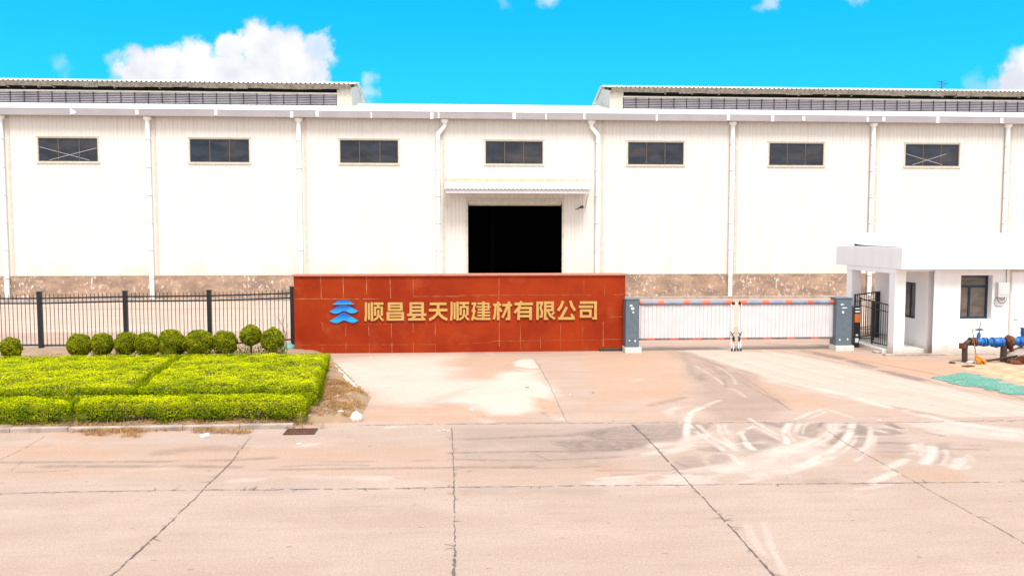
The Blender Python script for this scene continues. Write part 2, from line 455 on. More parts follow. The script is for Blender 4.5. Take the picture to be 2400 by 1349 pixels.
class MB:
    def __init__(self):
        self.v, self.f, self.mi = [], [], []

    def face(self, pts, mi=0):
        i = len(self.v)
        self.v += [tuple(p) for p in pts]
        self.f.append(tuple(range(i, i + len(pts))))
        self.mi.append(mi)

    def box(self, x0, x1, y0, y1, z0, z1, mi=0):
        i = len(self.v)
        self.v += [(x0, y0, z0), (x1, y0, z0), (x1, y1, z0), (x0, y1, z0), (x0, y0, z1), (x1, y0, z1), (x1, y1, z1), (x0, y1, z1)]
        for q in ((0, 3, 2, 1), (4, 5, 6, 7), (0, 1, 5, 4), (1, 2, 6, 5), (2, 3, 7, 6), (3, 0, 4, 7)):
            self.f.append(tuple(i + k for k in q))
            self.mi.append(mi)
        return self

    def prism(self, poly, y0, y1, mi=0):
        """poly: list of (x, z), extruded y0..y1 (front first)"""
        n = len(poly)
        i = len(self.v)
        self.v += [(x, y0, z) for x, z in poly] + [(x, y1, z) for x, z in poly]
        self.f.append(tuple(i + k for k in range(n)))
        self.f.append(tuple(i + n + k for k in reversed(range(n))))
        self.mi += [mi, mi]
        for k in range(n):
            k2 = (k + 1) % n
            self.f.append((i + k2, i + k, i + n + k, i + n + k2))
            self.mi.append(mi)

    def prism_z(self, poly, z0, z1, mi=0):
        n = len(poly)
        i = len(self.v)
        self.v += [(x, y, z0) for x, y in poly] + [(x, y, z1) for x, y in poly]
        self.f.append(tuple(i + k for k in reversed(range(n))))
        self.f.append(tuple(i + n + k for k in range(n)))
        self.mi += [mi, mi]
        for k in range(n):
            k2 = (k + 1) % n
            self.f.append((i + k, i + k2, i + n + k2, i + n + k))
            self.mi.append(mi)

    def tube(self, pts, r, seg=10, mi=0, caps=True):
        pts = [Vector(p) for p in pts]
        rs = r if isinstance(r, (list, tuple)) else [r] * len(pts)
        rings = []
        up = Vector((0, 0, 1))
        prev = None
        for k, p in enumerate(pts):
            if k == 0:
                t = pts[1] - p
            elif k == len(pts) - 1:
                t = p - pts[k - 1]
            else:
                t = (pts[k + 1] - p).normalized() + (p - pts[k - 1]).normalized()
            if t.length < 1e-9:
                t = prev or Vector((0, 0, 1))
            t.normalize()
            prev = t
            a = t.cross(Vector((0.03, 1, 0.02)) if abs(t.y) < .9 else Vector((1, 0, 0.03))).normalized()
            b = t.cross(a).normalized()
            i = len(self.v)
            for j in range(seg):
                an = 2 * math.pi * j / seg
                self.v.append(tuple(p + a * (rs[k] * math.cos(an)) + b * (rs[k] * math.sin(an))))
            rings.append(i)
        for k in range(len(rings) - 1):
            for j in range(seg):
                j2 = (j + 1) % seg
                self.f.append((rings[k] + j, rings[k] + j2, rings[k + 1] + j2, rings[k + 1] + j))
                self.mi.append(mi)
        if caps:
            self.f.append(tuple(rings[0] + j for j in reversed(range(seg))))
            self.f.append(tuple(rings[-1] + j for j in range(seg)))
            self.mi += [mi, mi]
        return self

    def bar(self, p, q, w, h, mi=0):
        """rectangular bar from p to q; w across, h tall"""
        p, q = Vector(p), Vector(q)
        t = (q - p).normalized()
        a = t.cross(Vector((0, 0, 1)))
        if a.length < 1e-4:
            a = Vector((1, 0, 0))
        a.normalize()
        b = a.cross(t).normalized()
        i = len(self.v)
        for e in (p, q):
            for sx, sz in ((-1, -1), (1, -1), (1, 1), (-1, 1)):
                self.v.append(tuple(e + a * (sx * w / 2) + b * (sz * h / 2)))
        for qd in ((0, 1, 2, 3), (7, 6, 5, 4), (0, 4, 5, 1), (1, 5, 6, 2), (2, 6, 7, 3), (3, 7, 4, 0)):
            self.f.append(tuple(i + k for k in qd))
            self.mi.append(mi)
        return self

    def corrugated(self, x0, x1, period, amp, path, mi=0, thick=0.0):
        """sheet with trapezoid ribs along X, following path [(y, z)]"""
        xs = []
        x = x0
        prof = ((0, 0), (.5, 0), (.62, 1), (.88, 1))
        while x < x1:
            for a, h in prof:
                if x + a * period <= x1:
                    xs.append((x + a * period, h * amp))
            x += period
        xs.append((x1, 0))
        i = len(self.v)
        n = len(xs)
        for (y, z) in path:
            self.v += [(a, y, z + h) for a, h in xs]
        for k in range(len(path) - 1):
            for j in range(n - 1):
                self.f.append((i + k * n + j, i + k * n + j + 1, i + (k + 1) * n + j + 1, i + (k + 1) * n + j))
                self.mi.append(mi)

    def build(self, name, mats, parent=None, smooth=False, bevel=0.0, loc=None):
        me = bpy.data.meshes.new(name)
        me.from_pydata(self.v, [], self.f)
        if not isinstance(mats, (list, tuple)):
            mats = [mats]
        for m in mats:
            me.materials.append(m)
        if len(mats) > 1:
            me.polygons.foreach_set('material_index', self.mi)
        if smooth:
            me.polygons.foreach_set('use_smooth', [True] * len(me.polygons))
        me.update()
        o = bpy.data.objects.new(name, me)
        COL.objects.link(o)
        if smooth:
            try:
                me.set_sharp_from_angle(angle=R(40))
            except Exception:
                pass
        if bevel:
            b = o.modifiers.new('bevel', 'BEVEL')
            b.width = bevel
            b.segments = 2
            b.limit_method = 'ANGLE'
        if loc is not None:
            o.location = loc
        if parent is not None:
            o.parent = parent
        return o


def tag(o, label=None, cat=None, group=None, kind=None):
    if label:
        o['label'] = label
    if cat:
        o['category'] = cat
    if group:
        o['group'] = group
    if kind:
        o['kind'] = kind
    return o


def empty(name, label, cat, loc=(0, 0, 0), group=None):
    """things are modelled in world coordinates; the empty marks the base and parents the parts"""
    o = bpy.data.objects.new(name, None)
    o.empty_display_size = 0.2
    COL.objects.link(o)
    tag(o, label, cat, group)
    return o


def set_base(root, loc):
    """move the empty to the base of the thing and keep its parts where they are"""
    loc = Vector(loc)
    root.location = loc
    for ch in list(root.children):
        ch.location = ch.location - loc


def leaf_mesh(name, P, Nn, size, material, parent=None, tilt=0.9, tone_lo=0.0, tone_hi=1.0, extra=None, tones=None, aspect=0.62):
    """many small folded leaves: P points, Nn preferred normals"""
    n = len(P)
    r = rng.normal(size=(n, 3))
    nn = Nn + tilt * r / np.linalg.norm(r, axis=1, keepdims=True)
    nn /= np.linalg.norm(nn, axis=1, keepdims=True) + 1e-9
    t = np.cross(nn, rng.normal(size=(n, 3)))
    t /= np.linalg.norm(t, axis=1, keepdims=True) + 1e-9
    b = np.cross(nn, t)
    sz = size * rng.uniform(0.6, 1.3, (n, 1))
    q = np.stack([P - t * sz, P - b * sz * aspect + nn * sz * .25, P + t * sz, P + b * sz * aspect + nn * sz * .25], 1)
    V = q.reshape(-1, 3)
    idx = np.arange(n * 4)
    me = bpy.data.meshes.new(name)
    me.vertices.add(n * 4)
    me.vertices.foreach_set('co', V.ravel())
    me.loops.add(n * 4)
    me.loops.foreach_set('vertex_index', idx)
    me.polygons.add(n)
    me.polygons.foreach_set('loop_start', np.arange(n) * 4)
    me.polygons.foreach_set('loop_total', np.full(n, 4))
    me.update(calc_edges=True)
    ca = me.color_attributes.new('tone', 'FLOAT_COLOR', 'POINT')
    tn = rng.uniform(tone_lo, tone_hi, n) if tones is None else tones
    c = np.zeros((n, 4, 4))
    c[:, :, 0] = tn[:, None]
    c[:, :, 1] = rng.uniform(0, 1, n)[:, None]
    c[:, :, 3] = 1
    ca.data.foreach_set('color', c.ravel())
    me.materials.append(material)
    o = bpy.data.objects.new(name, me)
    COL.objects.link(o)
    if parent is not None:
        o.parent = parent
    return o


# ------------------------------------------------------------------ noise on numpy arrays
_lat = rng.random((256, 256))


def vnoise(x, y):
    xi, yi = np.floor(x).astype(int), np.floor(y).astype(int)
    fx, fy = x - xi, y - yi
    fx, fy = fx * fx * (3 - 2 * fx), fy * fy * (3 - 2 * fy)
    g = lambda a, b: _lat[a % 256, b % 256]
    return (g(xi, yi) * (1 - fx) + g(xi + 1, yi) * fx) * (1 - fy) + (g(xi, yi + 1) * (1 - fx) + g(xi + 1, yi + 1) * fx) * fy


def fbm(x, y, o=4):
    a, t, w = 0, 0, 1.0
    for k in range(o):
        a = a + w * vnoise(x * 2 ** k + 17 * k, y * 2 ** k + 31 * k)
        t += w
        w *= .55
    return a / t


# ------------------------------------------------------------------ ground sheets with stains
ROAD_Y = G(1150, 993).y          # road meets forecourt
FENCE_Y = G(297, 814).y
SIGN_Y = G(1080, 825).y
FAC_Y = 45.2


def line_mask(X, Y, pts, w, soft=0.6, wob=0.12, brk=0.0, seed=0.0):
    wx = X + wob * (fbm(X * 1.3 + seed, Y * 1.3, 3) - .5) * 2
    wy = Y + wob * (fbm(X * 1.3, Y * 1.3 + 50 + seed, 3) - .5) * 2
    best = np.full(X.shape, 1e9)
    P = [G(*p) for p in pts]
    # smooth the polyline
    pp = []
    for k in range(len(P) - 1):
        p0, p1, p2, p3 = P[max(k - 1, 0)], P[k], P[k + 1], P[min(k + 2, len(P) - 1)]
        for t in np.linspace(0, 1, 6, endpoint=False):
            pp.append(0.5 * ((2 * p1) + (-p0 + p2) * t + (2 * p0 - 5 * p1 + 4 * p2 - p3) * t * t + (-p0 + 3 * p1 - 3 * p2 + p3) * t ** 3))
    pp.append(P[-1])
    for a, b in zip(pp[:-1], pp[1:]):
        ex, ey = b.x - a.x, b.y - a.y
        L = ex * ex + ey * ey + 1e-9
        t = np.clip(((wx - a.x) * ex + (wy - a.y) * ey) / L, 0, 1)
        best = np.minimum(best, np.hypot(wx - a.x - t * ex, wy - a.y - t * ey))
    m = np.clip((w - best) / (w * soft), 0, 1)
    m = m * m * (3 - 2 * m)
    if brk:
        m = m * np.clip((fbm(X * 2.2 + seed, Y * 2.2 + seed, 4) - brk) * 5 + .5, 0, 1)
    return m


def poly_mask(X, Y, pts, soft=0.4, wob=0.5, seed=0.0):
    wx = X + wob * (fbm(X * .9 + seed, Y * .9, 4) - .5) * 2
    wy = Y + wob * (fbm(X * .9, Y * .9 + 50 + seed, 4) - .5) * 2
    P = [G(*p) for p in pts]
    inside = np.zeros(X.shape, bool)
    best = np.full(X.shape, 1e9)
    n = len(P)
    for k in range(n):
        a, b = P[k], P[(k + 1) % n]
        c = ((a.y > wy) != (b.y > wy)) & (wx < (b.x - a.x) * (wy - a.y) / (b.y - a.y + 1e-12) + a.x)
        inside ^= c
        ex, ey = b.x - a.x, b.y - a.y
        t = np.clip(((wx - a.x) * ex + (wy - a.y) * ey) / (ex * ex + ey * ey + 1e-9), 0, 1)
        best = np.minimum(best, np.hypot(wx - a.x - t * ex, wy - a.y - t * ey))
    sd = np.where(inside, best, -best)
    return np.clip(sd / soft + .5, 0, 1)


def z4(*pts):
    return [(1200 + a / 2, 800 + b / 2) for a, b in pts]


def zoomed(x0, y0, k):
    return lambda *pts: [(x0 + a / k, y0 + b / k) for a, b in pts]


zA, zB, zC, zD = zoomed(1400, 920, 5.217), zoomed(1800, 920, 4.8), zoomed(780, 820, 3.87), zoomed(1480, 800, 2.609)
PALE = [  # (points, half width in metres, strength)
    (zA((1270, 180), (1180, 230), (1120, 310), (1098, 380), (1090, 470), (1110, 570)), .075, 1.0),
    (zA((1130, 395), (1200, 470), (1290, 530), (1400, 600), (1540, 700)), .06, .85),
    (zA((1240, 395), (1330, 480), (1430, 560), (1560, 610), (1700, 700)), .06, .8),
    (zA((1890, 415), (1775, 480), (1790, 540), (1830, 620), (1900, 690)), .05, .9),
    (zA((1820, 610), (1850, 650), (1905, 692)), .08, 1.0),
    (zA((1850, 310), (1990, 390), (2120, 470), (2270, 545)), .05, .8),
    (zA((1900, 400), (2060, 480), (2220, 565)), .04, .7),
    (zA((700, 650), (900, 610), (1080, 580), (1300, 520), (1560, 470)), .17, .9),
    (zA((1560, 590), (1700, 510), (1780, 470)), .06, .6),
    (zA((1280, 520), (1400, 560), (1600, 600), (1650, 640)), .2, .6),
    (zA((0, 1090), (600, 1050), (1200, 1000), (1700, 900), (2100, 760), (2330, 640)), .24, .8),
    (zA((800, 1110), (1500, 1050), (1900, 960), (2400, 890), (2700, 820)), .22, .65),
    (zA((1330, 840), (1430, 930)), .05, .6), (zA((1640, 760), (1750, 870)), .06, .7),
    (zA((0, 840), (500, 780), (900, 720), (1100, 690)), .12, .5),
    (zA((600, 740), (900, 690), (1150, 640)), .1, .5),
    (zB((235, 340), (192, 400), (190, 470), (215, 570)), .065, .95),
    (zB((560, 330), (375, 350), (322, 420), (312, 470), (420, 510)), .05, .8),
    (zB((730, 345), (740, 420), (660, 500)), .05, .5),
    (zB((835, 340), (800, 450), (700, 530), (560, 580), (300, 650), (60, 740)), .12, .85),
    (zB((0, 560), (250, 580), (450, 600), (620, 580)), .22, .7),
    (zB((948, 340), (937, 420), (900, 500), (800, 600), (640, 690), (480, 780)), .085, 1.0),
    (zB((480, 780), (330, 830), (100, 880), (-150, 930)), .12, .7),
    (zB((1152, 385), (1145, 480), (1100, 600), (1040, 650)), .06, .75),
    (zB((1610, 520), (1640, 600), (1590, 700), (1450, 800), (1300, 850)), .10, .8),
    (zB((1850, 610), (1842, 700), (1760, 790)), .10, 1.0),
    (zB((2100, 680), (2165, 740), (2110, 840)), .12, .9),
    (zB((1150, 1015), (1300, 950), (1420, 900)), .09, .8),
    (zB((1000, 1080), (1250, 1050), (1450, 1000)), .07, .4),
    (zB((1300, 370), (1400, 395), (1560, 415)), .03, .9),
    (zB((1150, 400), (1230, 420), (1310, 440)), .08, .7),
    (zB((1950, 430), (2200, 400), (2420, 410), (2700, 470)), .3, .85),
    (z4((1180, 850), (1220, 960), (1280, 1080)), .05, .45), (z4((1100, 860), (1150, 960), (1190, 1000)), .06, .35),
    (zB((1500, 200), (1900, 285), (2200, 350), (2500, 392), (2900, 450)), .13, 1.0),
    (zA((1480, 380), (1500, 470), (1560, 560), (1680, 650)), .05, .6), (zA((1560, 390), (1570, 450), (1620, 520)), .05, .5),
    (zB((700, 345), (690, 420), (600, 500), (450, 560)), .05, .75), (zB((765, 345), (752, 430), (660, 520), (520, 585)), .035, .7),
    (zB((1000, 480), (960, 560), (860, 650), (720, 740)), .04, .6), (zB((1205, 480), (1180, 580), (1100, 680), (980, 760)), .05, .5),
    (zB((1720, 560), (1740, 640), (1690, 740)), .05, .55), (zB((1990, 640), (2010, 720), (1950, 810)), .05, .5), (zB((2260, 700), (2290, 760), (2230, 850)), .06, .5),
    (zB((270, 340), (235, 400), (240, 470), (300, 540)), .035, .6), (zB((440, 345), (395, 400), (390, 460)), .03, .5),
    (zA((1160, 240), (1030, 330), (1000, 420)), .03, .35), (zA((1000, 640), (1300, 600), (1700, 620), (2100, 600)), .06, .45),
    (zA((0, 1050), (500, 1010), (1000, 960), (1500, 880)), .06, .5), (zB((0, 700), (300, 620), (560, 530)), .07, .6), (zB((60, 640), (300, 590), (520, 510)), .06, .5),
    (zB((-300, 1000), (100, 930), (450, 830), (700, 720)), .07, .5),
    ([(550, 1125), (700, 1118), (900, 1120)], .14, .5), ([(300, 1100), (420, 1096)], .1, .3),
    ([(700, 1045), (735, 1040)], .12, .6), ([(905, 1002), (950, 999)], .06, .7), ([(1030, 1008), (1052, 1007)], .05, .8),
]
DARK = [
    (zA((0, 480), (300, 470), (640, 480)), .10, .5), (zA((0, 560), (400, 575), (660, 570)), .05, .6),
    (zA((0, 660), (250, 650), (600, 640)), .10, .5), (zA((100, 700), (300, 690), (420, 660)), .08, .5),
    (zA((780, 720), (860, 690), (960, 670)), .06, .5), (zA((0, 950), (480, 945), (880, 955)), .035, .5), (zA((200, 1005), (700, 990), (1180, 990)), .06, .4),
    (zA((1250, 690), (1340, 675), (1500, 700)), .08, .4), (zA((1100, 905), (960, 850)), .03, .5),
    (zB((862, 340), (850, 420), (800, 490), (680, 590)), .075, .75),
    (zB((600, 345), (585, 390), (540, 450), (490, 500)), .05, .6),
    (zB((1240, 565), (1400, 560), (1590, 570)), .09, .55), (zB((1160, 680), (1300, 660), (1590, 670)), .035, .5),
    (zB((1250, 610), (1590, 620)), .05, .35), (zB((940, 590), (1080, 600)), .06, .5),
    (zB((1640, 405), (1740, 430), (1950, 478)), .07, .7), (zB((1900, 632), (2150, 632), (2500, 640)), .045, .6),
    (zB((2100, 585), (2400, 590)), .04, .4), (zB((1700, 675), (1790, 675)), .03, .5),
    (zB((500, 1000), (700, 985), (920, 1000)), .14, .45), (zB((800, 520), (1000, 510), (1120, 520)), .05, .4),
    ([(0, 1082), (250, 1082), (520, 1078), (640, 1073)], .08, .55), ([(100, 1092), (420, 1092), (560, 1094)], .10, .55),
    ([(380, 1060), (470, 1050), (560, 1052)], .22, .4), ([(600, 1100), (800, 1098), (1040, 1095), (1250, 1092)], .07, .55),
    ([(760, 1082), (900, 1080), (1050, 1078)], .06, .4), ([(1060, 1060), (1200, 1058), (1420, 1056)], .07, .6), ([(1060, 1075), (1250, 1078), (1480, 1068)], .06, .55),
    ([(1060, 1030), (1200, 1024), (1400, 1018)], .10, .55), ([(1065, 1092), (1250, 1096), (1400, 1092)], .05, .45),
    ([(560, 1150), (700, 1148)], .2, .2), ([(800, 1190), (1000, 1200)], .3, .15), ([(1100, 1150), (1400, 1152)], .2, .2),
    ([(40, 1106), (160, 1102)], .04, .4), ([(660, 1093), (760, 1088), (860, 1090)], .05, .45),
]
WARM = [
    ([(60, 1060), (160, 1055), (260, 1062)], .4, .6), ([(640, 1060), (780, 1065), (900, 1060)], .35, .5), ([(380, 1066), (500, 1056), (570, 1058)], .25, .7),
    (zA((0, 890), (250, 880), (500, 870)), .16, .8), (zA((0, 950), (400, 950)), .12, .7), (zA((1050, 730), (1200, 700)), .06, .9),
    (zB((1650, 930), (1850, 900), (2100, 960)), .3, .7), (zB((1180, 710), (1400, 720), (1520, 770)), .15, .6), (zB((450, 830), (600, 840)), .05, .6),
    (zB((680, 590), (760, 570), (820, 560)), .06, .8), (zB((900, 590), (980, 620)), .05, .6), (zB((2100, 460), (2400, 470)), .12, .4),
    (zB((900, 820), (1300, 810)), .05, .5),
    ([(150, 1020), (300, 1024)], .3, .7), ([(0, 1050), (100, 1046)], .3, .5),
]
ROAD_REG = [  # (channel, outline, soft edge, wobble, strength)
    (1, zA((-400, 520), (0, 450), (420, 388), (1080, 380), (1050, 575), (640, 590), (0, 575)), .18, .12, .62),
    (1, zA((-500, 600), (0, 580), (640, 590), (720, 650), (300, 725), (-300, 740)), .2, .15, .66),
    (1, zA((1120, 380), (1420, 370), (1300, 480), (1150, 545)), .08, .06, .6),
    (1, zA((1260, 690), (1400, 645), (1520, 690), (1500, 722), (1280, 715)), .08, .06, .55),
    (1, zA((1850, 425), (2250, 590), (2130, 690), (1900, 710), (1650, 640), (1750, 530)), .1, .08, .55),
    (1, zA((1400, 755), (1640, 765), (1740, 870), (1420, 925), (1340, 850)), .1, .08, .38),
    (1, zA((1000, 780), (1230, 765), (1400, 930), (1150, 1000), (960, 960)), .15, .1, .34),
    (1, zA((2000, 350), (2300, 380), (2290, 445), (2050, 385)), .08, .06, .6),
    (1, zA((1900, 700), (2200, 640), (2100, 740), (1700, 770)), .1, .1, .4),
    (1, zB((330, 470), (370, 390), (450, 350), (600, 340), (560, 400), (480, 500)), .08, .05, .55),
    (1, zB((980, 340), (1145, 390), (1130, 480), (950, 475)), .05, .04, .75),
    (1, zB((1000, 495), (1120, 490), (1080, 620), (940, 610)), .06, .05, .45),
    (1, zB((1310, 350), (1400, 340), (1560, 412), (1450, 402)), .06, .04, .95),
    (1, zB((1150, 400), (1400, 400), (1560, 460), (1400, 482), (1160, 482)), .06, .04, .55),
    (1, zB((1790, 378), (1900, 398), (2010, 440), (1880, 424)), .06, .04, .85),
    (1, zB((1900, 555), (2050, 555), (2060, 632), (1920, 632)), .08, .05, .42),
    (1, zB((1880, 680), (2090, 680), (2100, 800), (1860, 800)), .12, .05, .25),
    (1, zB((1240, 500), (1590, 500), (1560, 780), (1200, 720)), .2, .1, .25),
    (1, zB((290, 760), (400, 728), (475, 770), (330, 792)), .06, .04, .4),
    (2, zB((1560, 860), (2200, 830), (2300, 1000), (1700, 1000)), .3, .3, .5),
    (0, zB((1500, 330), (1950, 300), (2900, 420), (2900, 560), (2300, 500), (1900, 430)), .2, .2, .5),
    (0, zA((900, 980), (1700, 860), (2300, 620), (2900, 700), (2700, 880), (1800, 1010)), .3, .3, .35),
    (2, [(0, 1040), (600, 1038), (1050, 1050), (1050, 1120), (500, 1110), (0, 1130)], .5, .5, .45),
    (2, [(1070, 1080), (1500, 1080), (1560, 1128), (1080, 1132)], .3, .3, .4),
    (1, [(1060, 1005), (1420, 1000), (1440, 1095), (1062, 1100)], .5, .4, .28),
]
C_PALE = [
    (zB((600, -40), (800, 10), (1100, 90), (1500, 200), (1900, 285), (2200, 350), (2500, 390)), .14, 1.0),
    (zA((1270, 180), (1180, 230), (1120, 310), (1098, 380)), .085, 1.0),
    (zA((1500, 90), (1380, 130), (1270, 185)), .07, .6),
    (zA((880, 310), (850, 240), (980, 180)), .12, .6),
    (zB((300, 305), (480, 225), (640, 182), (800, 232), (1000, 290)), .05, .8), (zB((380, 340), (500, 275), (650, 212)), .04, .7), (zB((230, 340), (330, 290), (400, 260)), .04, .6),
    (zA((1850, 310), (1990, 390)), .05, .7),
    (zC((1660, 168), (1760, 180), (1885, 186)), .05, 1.0), (zC((1960, 590), (2080, 630)), .15, .7), (zC((1150, 640), (1300, 620), (1420, 650)), .15, .5),
    (zD((0, 240), (60, 232)), .12, .6), (zD((390, 150), (480, 200), (560, 260)), .05, .5), (zD((500, 140), (600, 200), (640, 260)), .05, .4),
    (zD((700, 340), (640, 300), (600, 290)), .06, .4), (zD((50, 40), (250, 45), (420, 60)), .4, .5),
    ([(780, 860), (800, 885), (825, 912)], .12, .9),
]
C_DARK = [
    (zD((270, 60), (420, 105), (560, 155)), .10, .6), (zD((440, 130), (540, 200), (580, 280)), .045, .6), (zD((480, 140), (560, 190), (620, 230)), .05, .5), (zD((560, 180), (600, 195)), .10, .6),
    (zD((1050, 55), (1300, 110), (1500, 165), (1760, 232)), .26, .95), (zD((1040, 130), (1400, 230), (1700, 300), (2290, 435)), .035, .55), (zD((850, 80), (1100, 140), (1400, 215)), .03, .4),
    (zD((120, 390), (200, 372), (320, 342)), .13, .5), (zD((1500, 455), (1600, 465), (1700, 490)), .04, .5), (zD((620, 210), (750, 290), (900, 370), (980, 420)), .02, .8),
    (zD((180, 35), (300, 50), (400, 75)), .25, .4), (zD((850, 15), (950, 20), (1040, 25)), .2, .45), (zD((1820, 240), (2000, 290), (2400, 360)), .04, .5),
    (zC((0, 40), (400, 60)), .08, .4), (zC((1000, 30), (1900, 25)), .2, .35), (zC((1900, 560), (1960, 600), (2080, 640)), .06, .6),
    ([(1060, 993), (1300, 990), (1500, 992)], .10, .4), (zD((300, 60), (340, 120), (370, 200)), .12, .4),
]
C_WARM = [
    (zB((1150, 240), (1420, 300), (1700, 340)), .05, .9), (zB((1400, 160), (1600, 205), (1780, 232), (1980, 290)), .045, 1.0), (zB((1500, 0), (1800, 48), (2100, 110), (2420, 172)), .06, .9),
    (zB((530, 240), (700, 230), (830, 250)), .05, .7), (zB((300, 310), (420, 255)), .04, .6), (zC((1600, 130), (1640, 85), (1700, 75)), .05, .8), (zC((1600, 130), (1660, 160), (1720, 175)), .06, .8),
    (zC((1780, 360), (1880, 420), (2010, 450)), .10, .8), (zC((950, 420), (1150, 430), (1330, 370)), .12, .6), (zC((1300, 540), (1400, 595), (1650, 605), (1830, 560)), .10, .8),
    (zC((300, 200), (500, 180), (600, 190)), .3, .5), (zA((650, 150), (800, 110), (1050, 60)), .15, .7), (zA((0, 220), (300, 260), (800, 290)), .25, .6),
]
COURT_REG = [
    (0, zC((-20, 120), (500, 55), (1100, 40), (1110, 250), (1500, 290), (1400, 340), (900, 490), (420, 470), (320, 400), (0, 250)), .9, .6, .72),
    (0, zC((1560, 200), (1850, 180), (1990, 370), (2000, 440), (1830, 430), (1825, 545), (1650, 605), (1400, 590), (1280, 510), (1000, 480), (1350, 350)), .4, .35, .85),
    (0, zC((1640, 110), (1720, 85), (1820, 80), (1870, 160), (1780, 165), (1660, 145)), .1, .08, .95),
    (2, zC((350, 490), (900, 495), (1250, 495), (1400, 605), (1100, 645), (300, 650)), .25, .3, .55),
    (2, zC((1780, 350), (2000, 430), (2110, 640), (1980, 600), (1830, 540)), .15, .2, .7),
    (2, zC((1000, 40), (1620, 40), (1560, 250), (1150, 210)), .4, .4, .45),
    (0, zD((300, 55), (560, 45), (1000, 80), (1500, 190), (1800, 250), (2450, 400), (3400, 610), (3400, 760), (2450, 560), (2000, 470), (1500, 380), (1000, 290), (850, 250), (700, 180)), .3, .2, .48),
    (1, zD((230, 55), (560, 150), (760, 220), (860, 300), (980, 420), (700, 480), (480, 480), (400, 330), (370, 200)), .5, .4, .42),
    (1, zD((380, 210), (440, 195), (460, 240), (400, 245)), .15, .1, .55),
    (2, zD((1050, 45), (1500, 95), (2000, 140), (2250, 220), (1800, 225), (1500, 160)), .5, .4, .8),
    (2, zD((-250, 60), (250, 60), (340, 150), (380, 260), (300, 330), (-250, 400)), .4, .4, .6),
    (2, zD((620, 220), (860, 260), (1300, 400), (1000, 420)), .3, .2, .5),
]


# long dusty wheel streaks fanning from the gate out to the road
_r = random.Random(5)
for k in range(16):
    t = k / 15
    a0 = (330 + 700 * t, 62 - 14 * t + _r.uniform(-4, 4))
    a1 = (900 + 650 * t + _r.uniform(-40, 40), 250 - 110 * t)
    a2 = (1600 + 400 * t, 390 - 150 * t + _r.uniform(-12, 12))
    a3 = (2500, 560 - 170 * t + _r.uniform(-15, 15))
    (C_PALE if k % 3 == 1 else (C_DARK if k % 3 == 0 else C_WARM)).append((zD(a0, a1, a2, a3), _r.choice((.03, .05, .09)), _r.uniform(.35, .7)))


def sheet(name, x0, x1, dxs, ys, material, pale, dark, warm, z=0.0, regions=(), relief=0.006):
    xs = np.asarray(dxs) if hasattr(dxs, '__len__') else np.arange(x0, x1 + dxs * .5, dxs)
    ys = np.asarray(ys)
    X, Y = np.meshgrid(xs, ys)
    n = np.zeros(X.shape)
    masks = [n.copy(), n.copy(), n.copy()]
    for chan, lst in enumerate((pale, dark, warm)):
        for k, (pts, w, st) in enumerate(lst):
            m = line_mask(X, Y, pts, w * 1.3, soft=.8, wob=.015 + .10 * min(w, 1), brk=.36 if chan or w < .11 else .45, seed=7.3 * k + 91 * chan) * (st * (.62 if w > .15 else (.75 if w > .1 else .92)) if chan == 0 else st)
            masks[chan] = 1 - (1 - masks[chan]) * (1 - m)
    for chan, pts, soft, wob, st in regions:
        m = poly_mask(X, Y, pts, soft, wob, seed=chan * 9.1) * st
        m = m * np.clip(.55 + .9 * fbm(X * 1.1 + 5, Y * 1.6, 5), 0, 1)
        masks[chan] = 1 - (1 - masks[chan]) * (1 - m)
    Z = z + relief * (fbm(X * .5, Y * .5, 3) - .5)
    V = np.stack([X, Y, Z], -1).reshape(-1, 3)
    ny, nx = X.shape
    a = np.arange(ny * nx).reshape(ny, nx)
    F = np.stack([a[:-1, :-1], a[:-1, 1:], a[1:, 1:], a[1:, :-1]], -1).reshape(-1, 4)
    return V, F, np.stack([m.ravel() for m in masks], -1)


def build_sheet(name, V, F, stain, material, strips=None):
    nv, nf = len(V), len(F)
    sv, sf = (strips if strips else ([], []))
    V2 = np.concatenate([V, np.array(sv).reshape(-1, 3)]) if len(sv) else V
    F2 = np.concatenate([F, np.array(sf).reshape(-1, 4) + nv]) if len(sf) else F
    me = bpy.data.meshes.new(name)
    me.vertices.add(len(V2))
    me.vertices.foreach_set('co', V2.ravel())
    me.loops.add(len(F2) * 4)
    me.loops.foreach_set('vertex_index', F2.ravel())
    me.polygons.add(len(F2))
    me.polygons.foreach_set('loop_start', np.arange(len(F2)) * 4)
    me.polygons.foreach_set('loop_total', np.full(len(F2), 4))
    me.materials.append(material)
    me.materials.append(M['joint'])
    mi = np.zeros(len(F2), int)
    mi[nf:] = 1
    me.polygons.foreach_set('material_index', mi)
    me.update(calc_edges=True)
    ca = me.color_attributes.new('stain', 'FLOAT_COLOR', 'POINT')
    c = np.zeros((len(V2), 4))
    c[:nv, :3] = stain
    c[:, 3] = 1
    ca.data.foreach_set('color', c.ravel())
    o = bpy.data.objects.new(name, me)
    COL.objects.link(o)
    tag(o, kind='structure')
    return o


